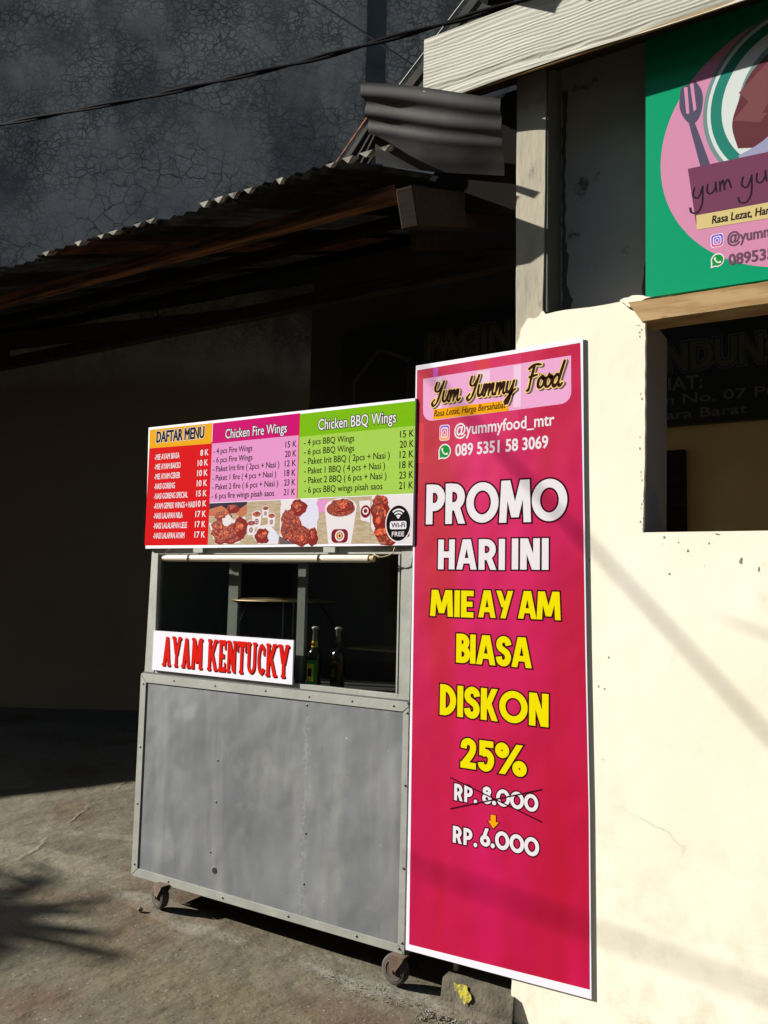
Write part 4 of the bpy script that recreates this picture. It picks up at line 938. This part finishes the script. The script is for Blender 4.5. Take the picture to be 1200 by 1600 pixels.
# photo strip
PZ0, PZ1 = 1.664, 1.858
F_.rect(XA+.004, BX1, PZ0, PZ1, I_WOOD, 1)
def lump(cx, cz, rx, rz, layer, m=CHICK, n=22, amp=.16, seed=0, top=True):
    if m is CHICK and top:
        lump(cx+.003, cz-.005, rx*1.04, rz*1.06, layer, I_CHD, n, amp, seed, False); r5 = random.Random(seed+50)
        for _ in range(7):
            a, d = r5.uniform(0, 6.28), r5.uniform(.1, .62); sx = r5.uniform(.2, .36)
            lump(cx+rx*d*math.cos(a)+.002, cz+rz*d*math.sin(a)-.004, rx*sx*1.1, rz*sx*1.15, layer+1.2, I_CHD, 12, .2, r5.randint(0, 99), False)
            lump(cx+rx*d*math.cos(a), cz+rz*d*math.sin(a), rx*sx, rz*sx, layer+1.6, r5.choice((CHICK, CHICK2, CHICK)), 12, .2, r5.randint(0, 99), False)
    rnd = random.Random(seed); ph = [rnd.uniform(0, 6) for _ in range(3)]
    F_.poly([(cx+rx*(1+amp*math.sin(3*a+ph[0])*.6+amp*.6*math.sin(7*a+ph[1]))*math.cos(a), cz+rz*(1+amp*math.sin(4*a+ph[2])*.6+amp*.5*math.sin(9*a+ph[0]))*math.sin(a)) for a in [2*math.pi*k_/n for k_ in range(n)]], m, layer)
# picture 1: tray of fried chicken with hands
I_SHIRT = ink('print_dark_cloth', 60, 50, 66)
F_.poly([(-2.634, 1.858), (-2.40, 1.858), (-2.43, 1.81), (-2.634, 1.80)], I_SHIRT, 2)
F_.poly([(-2.634, 1.83), (-2.56, 1.845), (-2.50, 1.815), (-2.52, 1.79), (-2.634, 1.80)], I_SKIN, 3); F_.poly([(-2.40, 1.85), (-2.46, 1.82), (-2.47, 1.80), (-2.43, 1.79), (-2.39, 1.81)], I_SKIN, 3)
F_.poly([(-2.632, 1.765), (-2.60, 1.69), (-2.53, 1.666), (-2.44, 1.672), (-2.405, 1.73), (-2.41, 1.79), (-2.50, 1.775)], I_TRAY, 4)
lump(-2.52, 1.72, .095, .048, 5, seed=1); lump(-2.44, 1.745, .040, .045, 6, seed=2); lump(-2.57, 1.75, .045, .03, 6, seed=31); lump(-2.55, 1.80, .05, .018, 6, seed=3); lump(-2.49, 1.83, .035, .018, 6, seed=13); lump(-2.52, 1.775, .032, .025, 7, m=I_TRAY, seed=4)
# picture 2: table with cups
F_.rect(-2.404, -2.214, PZ0, PZ1, I_WOOD, 4)
for cx, cz, s_ in ((-2.345, 1.80, 1.0), (-2.295, 1.825, .7), (-2.26, 1.79, .8), (-2.375, 1.76, .9)):
    F_.poly([(cx-.028*s_, cz), (cx+.028*s_, cz), (cx+.022*s_, cz-.06*s_), (cx-.022*s_, cz-.06*s_)], I_TRAY, 5); F_.disc(cx, cz, .028*s_, .016*s_, I_TRAY, 5); F_.disc(cx, cz, .024*s_, .012*s_, CHICK, 6); F_.disc(cx, cz-.034*s_, .012*s_, .013*s_, I_CUPR, 6, 14); F_.ring(cx, cz-.034*s_, .006*s_, .006*s_, .003*s_, I_TRAY, 7, 12)
F_.disc(-2.24, 1.84, .032, .018, I_WOOD, 6); F_.poly([(-2.365, 1.70), (-2.33, 1.666), (-2.22, 1.666), (-2.214, 1.70), (-2.27, 1.755), (-2.33, 1.745)], I_TRAY, 6); lump(-2.31, 1.705, .04, .032, 7, seed=5); lump(-2.25, 1.70, .028, .026, 8, m=I_RICE, seed=6, amp=.03)
# picture 3: chicken and rice
F_.rect(-2.212, -2.010, PZ0, PZ1, I_TRAY, 4); F_.poly([(-2.212, 1.70), (-2.12, 1.664), (-2.212, 1.664)], I_LILP if False else I_GREY, 5)
lump(-2.055, 1.79, .052, .066, 5, m=I_RICE, seed=11, amp=.02); lump(-2.158, 1.755, .052, .066, 6, seed=7); lump(-2.115, 1.825, .042, .032, 6, seed=8); lump(-2.10, 1.705, .062, .040, 7, seed=9); lump(-2.035, 1.698, .026, .036, 7, seed=10)
# picture 4: big cup
F_.rect(-2.008, -1.742, PZ0, PZ1, I_WOOD, 4); lump(-1.985, 1.825, .04, .03, 5, m=I_PINK, seed=12)
F_.poly([(-1.972, 1.81), (-1.812, 1.81), (-1.835, PZ0), (-1.95, PZ0)], I_TRAY, 6); F_.disc(-1.892, 1.815, .081, .04, I_TRAY, 7); F_.disc(-1.892, 1.81, .072, .033, CHICK, 8); lump(-1.89, 1.826, .055, .026, 9, seed=14)
F_.rrect(-1.935, -1.852, 1.668, 1.725, .02, I_CUPR, 8); F_.ring(-1.893, 1.697, .020, .019, .007, I_TRAY, 9); F_.ring(-1.893, 1.697, .009, .009, .005, I_CREAM, 9)
F_.poly([(-1.80, 1.84), (-1.745, 1.84), (-1.745, 1.75), (-1.79, 1.76)], I_TRAY, 6); F_.disc(-1.768, 1.795, .024, .026, I_CUPR, 7); F_.ring(-1.768, 1.797, .012, .012, .006, I_TRAY, 8)
# picture 5
F_.rect(-1.740, BX1, PZ0, PZ1, I_TRAY, 4); lump(-1.70, 1.79, .040, .062, 6, seed=15); lump(-1.655, 1.712, .080, .046, 6, seed=16); lump(-1.70, 1.84, .035, .02, 6, seed=17); F_.poly([(-1.74, 1.73), (-1.70, 1.668), (-1.66, 1.664), (-1.74, 1.664)], I_WOOD, 7)
F_.disc(-1.612, 1.744, .060, .076, I_WHITE, 8); F_.disc(-1.612, 1.744, .0555, .071, I_BLACK, 9)
for r_ in (.012, .024, .036): F_.ring(-1.612, 1.763, r_, r_, .0065, I_WHITE, 11, 12, 45, 135)
F_.disc(-1.612, 1.768, .0055, .0055, I_WHITE, 11, 12); F_.rrect(-1.650, -1.574, 1.720, 1.752, .008, I_WHITE, 11)
F_.text('Wi-Fi', -1.643, -1.581, 1.727, .019, I_BLACK, 13, off=.03); F_.text('FREE', -1.640, -1.584, 1.692, .018, I_WHITE, 11, off=.02)
F_.build('printed_face', mb)

# ================================================================== tall promo banner
bn = thing('promo_banner', 'tall crimson banner reading PROMO HARI INI hung over the wall corner and cart', 'banner', (-1.2, -.01, .15))
BY = -.0062
prism('banner_sheet', [(-1.545, .135), (-1.20, .143), (-.837, .152), (-.842, .75), (-.853, 1.30), (-.862, 1.90), (-.866, 2.389), (-1.20, 2.383), (-1.549, 2.377), (-1.5475, 1.8), (-1.5445, .8)], BY, BY+.0042, I_PAPER, bn, .0008)
F_ = Flat(BY-.0002)
F_.poly([(-1.530, .1590), (-.8435, .1820), (-.847, .75), (-.859, 1.30), (-.868, 1.90), (-.8765, 2.376), (-1.543, 2.357), (-1.5395, 1.8), (-1.534, .8)], BANNER, 0)
# translucent print blocks at the top
M_B1 = ink('print_block_rose', 214, 60, 110); M_B2 = ink('print_block_coral', 214, 70, 80); M_B3 = ink('print_block_lilac', 200, 90, 190)
F_.rect(-1.520, -1.488, 2.318, 2.352, M_B2, 1); F_.rect(-1.470, -1.448, 2.318, 2.356, M_B3, 1); F_.rect(-1.28, -1.225, 2.32, 2.362, M_B2, 1); F_.rect(-1.535, -1.505, 1.98, 2.14, M_B2, 1); F_.rect(-1.135, -1.110, 2.12, 2.165, M_B1, 1); F_.rect(-1.13, -1.10, 2.32, 2.365, M_B1, 1)
P_ = [(-1.514, 2.319), (-.910, 2.334), (-.909, 2.20)]+[(-.949+.04*math.cos(R(a)), 2.20+.04*math.sin(R(a))) for a in range(-15, -91, -15)]+[(-1.470, 2.146)]+[(-1.470+.042*math.cos(R(a)), 2.188+.042*math.sin(R(a))) for a in range(-105, -181, -15)]
F_.poly(P_, I_LPINK, 2)
M_L1 = ink('print_panel_pale', 240, 205, 232); F_.rect(-1.455, -1.43, 2.15, 2.316, M_L1, 3); F_.rect(-1.28, -1.225, 2.27, 2.32, M_L1, 3); F_.rect(-1.13, -1.10, 2.165, 2.325, M_L1, 3)
for m_, ly, gr_, dx_, dz_ in ((I_GREY, 4, .008, .006, -.004), (I_CREAM, 6, .0065, 0, 0), (I_BROWN, 8, 0, 0, 0)):
    script(F_, 'Yum', -1.470+dx_, -1.350+dx_, 2.215+dz_, .046, .0095, m_, ly, grow=gr_)
    script(F_, 'Yummy', -1.318+dx_, -1.125+dx_, 2.222+dz_, .046, .0095, m_, ly, grow=gr_)
    script(F_, 'Food', -1.080+dx_, -.945+dx_, 2.228+dz_, .046, .0105, m_, ly, grow=gr_)
F_.poly([(-1.466, 2.150), (-1.150, 2.155), (-1.148, 2.196), (-1.464, 2.191)], I_ORANGE, 5)
F_.text('Rasa Lezat, Harga Bersahabat', -1.463, -1.162, 2.161, .025, I_BROWN, 10, off=.0, shear=.18, rise=.006)
F_.text('@yummyfood_mtr', -1.372, -.972, 2.078, .044, I_WHITE, 3, off=.022, rise=.008)
F_.text('089 5351 58 3069', -1.366, -.995, 1.999, .044, I_WHITE, 3, off=.030, rise=.006)
def insta(F, x0, x1, z0, z1, mg, ly):
    w2 = x1-x0; e = w2*.07; F.rrect(x0-e, x1+e, z0-e, z1+e, w2*.27, I_WHITE, ly); F.rrect(x0, x1, z0, z1, w2*.24, mg, ly+1)
    cx, cz = (x0+x1)/2, (z0+z1)/2; h2 = z1-z0; V = w2*.09
    F.rrect(x0+w2*.13, x1-w2*.13, z0+h2*.13, z1-h2*.13, w2*.2, I_WHITE, ly+3); F.rrect(x0+w2*.22, x1-w2*.22, z0+h2*.22, z1-h2*.22, w2*.13, mg, ly+4)
    F.ring(cx, cz, w2*.17, h2*.17, w2*.08, I_WHITE, ly+6, 20); F.disc(x1-w2*.3, z1-h2*.3, w2*.035, w2*.035, I_WHITE, ly+6, 10)
def whats(F, cx, cz, r, ly):
    F.disc(cx, cz, r, r*1.1, I_WHITE, ly); F.poly([(cx-r*1.0, cz-r*1.15), (cx-r*.95, cz-r*.2), (cx-r*.1, cz-r*.95)], I_WHITE, ly)
    F.disc(cx, cz, r*.82, r*.9, I_WAG, ly+2); F.poly([(cx-r*.78, cz-r*.9), (cx-r*.75, cz-r*.2), (cx-r*.15, cz-r*.75)], I_WAG, ly+2)
    F.stroke(catmull([(cx-r*.40, cz+r*.42), (cx-r*.32, cz), (cx, cz-r*.36), (cx+r*.42, cz-r*.42)], 4), r*.2, I_WHITE, ly+4)
    F.disc(cx-r*.38, cz+r*.34, r*.17, r*.17, I_WHITE, ly+4, 12); F.disc(cx+r*.36, cz-r*.38, r*.17, r*.17, I_WHITE, ly+4, 12)
insta(F_, -1.434, -1.395, 2.065, 2.122, IGM, 3); whats(F_, -1.413, 2.020, .027, 3)
E_ = .0055
glyphs(F_, 'PROMO', -1.490, -.924, 1.737, 1.893, I_WHITE, I_MAROON, 3, .0065, gap=.03)
glyphs(F_, 'HARI', -1.434, -1.158, 1.563, 1.677, I_WHITE, I_MAROON, 3, E_, gap=.07); glyphs(F_, 'INI', -1.131, -.991, 1.565, 1.678, I_WHITE, I_MAROON, 3, E_, gap=.07)
glyphs(F_, 'MIE', -1.465, -1.282, 1.384, 1.484, I_YEL, I_MAROON, 3, E_, gap=.05); glyphs(F_, 'AY', -1.262, -1.125, 1.387, 1.487, I_YEL, I_MAROON, 3, E_, gap=.02); glyphs(F_, 'AM', -1.105, -.946, 1.389, 1.488, I_YEL, I_MAROON, 3, E_, gap=.0)
glyphs(F_, 'BIASA', -1.351, -1.052, 1.215, 1.322, I_YEL, I_MAROON, 3, E_, gap=.03)
glyphs(F_, 'DISKON', -1.416, -.989, 1.016, 1.130, I_YEL, I_MAROON, 3, E_, gap=.05)
glyphs(F_, '25%', -1.327, -1.073, .834, .942, I_YEL, I_MAROON, 3, E_, gap=.08)
glyphs(F_, 'RP.', -1.351, -1.258, .713, .773, I_WHITE, I_MAROON, 3, .0045, gap=.10); glyphs(F_, '8.000', -1.238, -1.026, .720, .780, I_WHITE, I_MAROON, 3, .0045, gap=.04)
glyphs(F_, 'RP.', -1.354, -1.256, .561, .621, I_WHITE, I_MAROON, 3, .0045, gap=.10); glyphs(F_, '6.000', -1.244, -1.022, .570, .634, I_WHITE, I_MAROON, 3, .0045, gap=.04)
F_.stroke([(-1.368, .792), (-1.011, .691)], .0048, I_MAROON, 8); F_.stroke([(-1.366, .679), (-1.011, .801)], .0048, I_MAROON, 8)
F_.poly([(-1.206, .687), (-1.182, .687), (-1.182, .664), (-1.168, .664), (-1.193, .634), (-1.219, .662), (-1.206, .662)], I_MAROON, 9)
F_.poly([(-1.204, .685), (-1.184, .685), (-1.184, .662), (-1.172, .662), (-1.193, .638), (-1.214, .662), (-1.204, .662)], I_ORANGE, 11)
F_.build('printed_face', bn)

# ================================================================== green shop sign
gs = thing('shop_sign', 'green signboard with pink circle, plate and fork above the serving window', 'sign', (.2, -.02, 2.5))
prism('sign_panel', [(-.655, 2.5135), (1.5, 2.486), (1.5, 3.47), (-.648, 3.47)], .026, .040, S_GREEN, gs)
F_ = Flat(.0258)
F_.disc(-.161, 2.95, .43, .43, S_PINK, 1, 80)
cx, cz = -.140, 3.085
F_.disc(cx, cz, .312, .312, S_GRAY, 2, 72); F_.disc(cx+.003, cz, .302, .302, S_WHITE, 3, 72); F_.ring(cx, cz, .271, .271, .034, S_TEAL, 4, 72); F_.disc(cx+.03, cz, .232, .232, S_GRAY, 5, 64)
F_.poly(catmull([(-.345, 2.95), (-.362, 3.03), (-.345, 3.10), (-.30, 3.20), (-.20, 3.27), (-.05, 3.28), (0, 3.0), (-.20, 2.93), (-.345, 2.95)], 4)[:-1], S_BRN2, 7); F_.poly([(-.36, 3.05), (-.31, 3.10), (-.34, 3.14), (-.25, 3.22), (-.20, 3.10), (-.28, 3.02)], S_BRN, 8); F_.poly([(-.27, 3.05), (-.20, 3.17), (-.1, 3.2), (-.1, 3.0)], S_BRN2, 9)
F_.poly(catmull([(-.345, 2.925), (-.27, 2.955), (-.17, 3.03), (-.05, 3.06), (0, 2.96), (-.15, 2.91), (-.25, 2.90), (-.33, 2.905), (-.345, 2.925)], 4)[:-1], S_LIL, 10)
# fork
F_.poly([(-.498, 3.085), (-.478, 3.078), (-.432, 2.92), (-.462, 2.918)], S_FORK, 3)
hd = catmull([(-.522, 3.215), (-.527, 3.15), (-.510, 3.10), (-.486, 3.075), (-.464, 3.092), (-.452, 3.14), (-.455, 3.185), (-.474, 3.225)], 4)
F_.poly(hd, S_FORK, 3)
F_.poly([(-.512, 3.215), (-.500, 3.212), (-.495, 3.115), (-.505, 3.118)], S_PINK, 5); F_.poly([(-.492, 3.222), (-.481, 3.222), (-.472, 3.125), (-.481, 3.118)], S_PINK, 5)
F_.poly([(-.502, 2.921), (.2, 2.900), (.2, 2.735), (-.474, 2.752), (-.478, 2.72)], S_PURP, 11)
F_.poly([(-.477, 2.752), (.2, 2.730), (.2, 2.672), (-.476, 2.702)], S_YEL, 12)
def hand(pts, t=.0052): F_.stroke(catmull(pts, 5), t, S_INK, 15, cap=True)
for ox in (0, .150, .30):
    hand([(-.482+ox, 2.848), (-.486+ox, 2.822), (-.470+ox, 2.812), (-.456+ox, 2.846)]); hand([(-.456+ox, 2.848), (-.458+ox, 2.79), (-.472+ox, 2.762), (-.492+ox, 2.765), (-.497+ox, 2.782)])
    hand([(-.440+ox, 2.850), (-.442+ox, 2.826), (-.430+ox, 2.816), (-.417+ox, 2.832), (-.416+ox, 2.852)]); hand([(-.416+ox, 2.852), (-.413+ox, 2.818)])
    hand([(-.403+ox, 2.850), (-.402+ox, 2.818)]); hand([(-.402+ox, 2.835), (-.393+ox, 2.852), (-.388+ox, 2.820)]); hand([(-.388+ox, 2.835), (-.378+ox, 2.852), (-.368+ox, 2.822)])
F_.text('Rasa Lezat, Harga Bersahabat', -.428, -.105, 2.712, .026, S_INK, 15, off=0.03, shear=.1, rise=-.010)
insta(F_, -.431, -.396, 2.632, 2.672, IGM2, 5); whats(F_, -.413, 2.585, .021, 5)
F_.text('@yummyfood_mtr', -.382, -.075, 2.634, .036, S_TXT, 5, off=.03, rise=-.006); F_.text('089535158 3069', -.379, -.075, 2.560, .036, S_TXT, 5, off=.04, rise=-.006)
F_.V = [(x*1.016, y, 1.5+(z-1.5)*1.016) for x, y, z in F_.V]
F_.build('printed_face', gs)

# ================================================================== overhead cables
def cable(name, pts, r, label, twist=False, cat='cable', group=None):
    pts = [Vector(p) for p in pts]; P = []
    for a, b in zip(pts, pts[1:]):
        for i_ in range(12): P.append(a.lerp(b, i_/12))
    P.append(pts[-1]); bm = bmesh.new()
    for s_ in ((0, 1) if twist else (0,)):
        Q = []
        for i_, p in enumerate(P):
            a = i_*.55+math.pi*s_; off = Vector((0, math.cos(a), math.sin(a)))*(r*1.1 if twist else 0); Q.append(p+off)
        tube(bm, Q, r, 6)
    return tag(tobj(name, bm, CABLE, smooth=True), label, cat, group)
cable('overhead_cable', [(-5.095, -1.7, 3.482), (-3.114, -1.7, 2.859), (-1.726, -1.7, 2.556), (-1.205, -1.7, 2.463), (-0.82, -1.7, 2.406), (-0.523, -1.7, 2.373), (-0.226, -1.7, 2.349), (0.566, -1.7, 2.321), (3.397, -1.7, 2.406)], .0025, 'twisted black cable sagging across the front of the carport and fascia', True)
cable('overhead_cable', [(-5.0, 1, 7.1), (-2.906, 1, 5.142), (-2.56, 1, 4.824), (-2.176, 1, 4.463), (-1.98, 1, 4.27)], .006, 'thin black wire slanting down in front of the crackled wall to the roof')
off = SUN_TO*5.2
L = lambda t: Vector((-.843+.55*t, 0, 1.656-.59*t))+off
cable('guy_wire', [L(-2.2), L(-1), L(0), L(4.4)], .0065, 'steel guy wire sloping down over the yard in front of the shop', False)
off2 = SUN_TO*9
L2 = lambda t: Vector((-.838+.53*t, 0, .37-.055*t))+off2
cable('service_cable', [L2(-1.3), L2(0), L2(8)], .008, 'slack service cable crossing the street in front of the shop')

# ================================================================== palm to the left whose fronds shade the yard corner
pl = thing('palm_tree', 'long leaved palm standing at the left of the yard', 'tree', (-11.54, -3.55, 0))
tubeobj('trunk', [(-10.9, -3.95, 0), (-11.5, -3.55, 1.2), (-11.46, -3.5, 2.6), (-11.44, -3.46, 3.2)], [.06, .05, .045, .045], BARK, pl, 10)
rp = random.Random(11); base = Vector((-11.44, -3.46, 3.2))
for fi in range(80):
    az = fi*2.39996+rp.uniform(-.2, .2); Lf = rp.uniform(.55, 1.1); el = rp.uniform(-.1, 1.3); bm = bmesh.new()
    dirv = Vector((math.cos(az), math.sin(az), 0)); side = Vector((-math.sin(az), math.cos(az), 0)); wl = rp.uniform(.028, .05); pv = None
    for i_ in range(11):
        t = i_/10; p = base+dirv*(Lf*t*(1-.15*el))+Vector((0, 0, (el+.35)*t-(.75+el*.4)*t*t)); ww = wl*math.sin(math.pi*min(1, .18+.82*t))**.7*(1 if t < .98 else .1)
        cur = [bm.verts.new(p+side*ww), bm.verts.new(p-Vector((0, 0, ww*.5))), bm.verts.new(p-side*ww)]
        if pv: bm.faces.new((pv[0], cur[0], cur[1], pv[1])); bm.faces.new((pv[1], cur[1], cur[2], pv[2]))
        pv = cur
    adopt(tobj('leaf_blade', bm, LEAF, smooth=True), pl)

# clear helper names of empties' bookkeeping
for o in COL.objects:
    if '_loc' in o.keys(): del o['_loc']
bpy.context.view_layer.update()
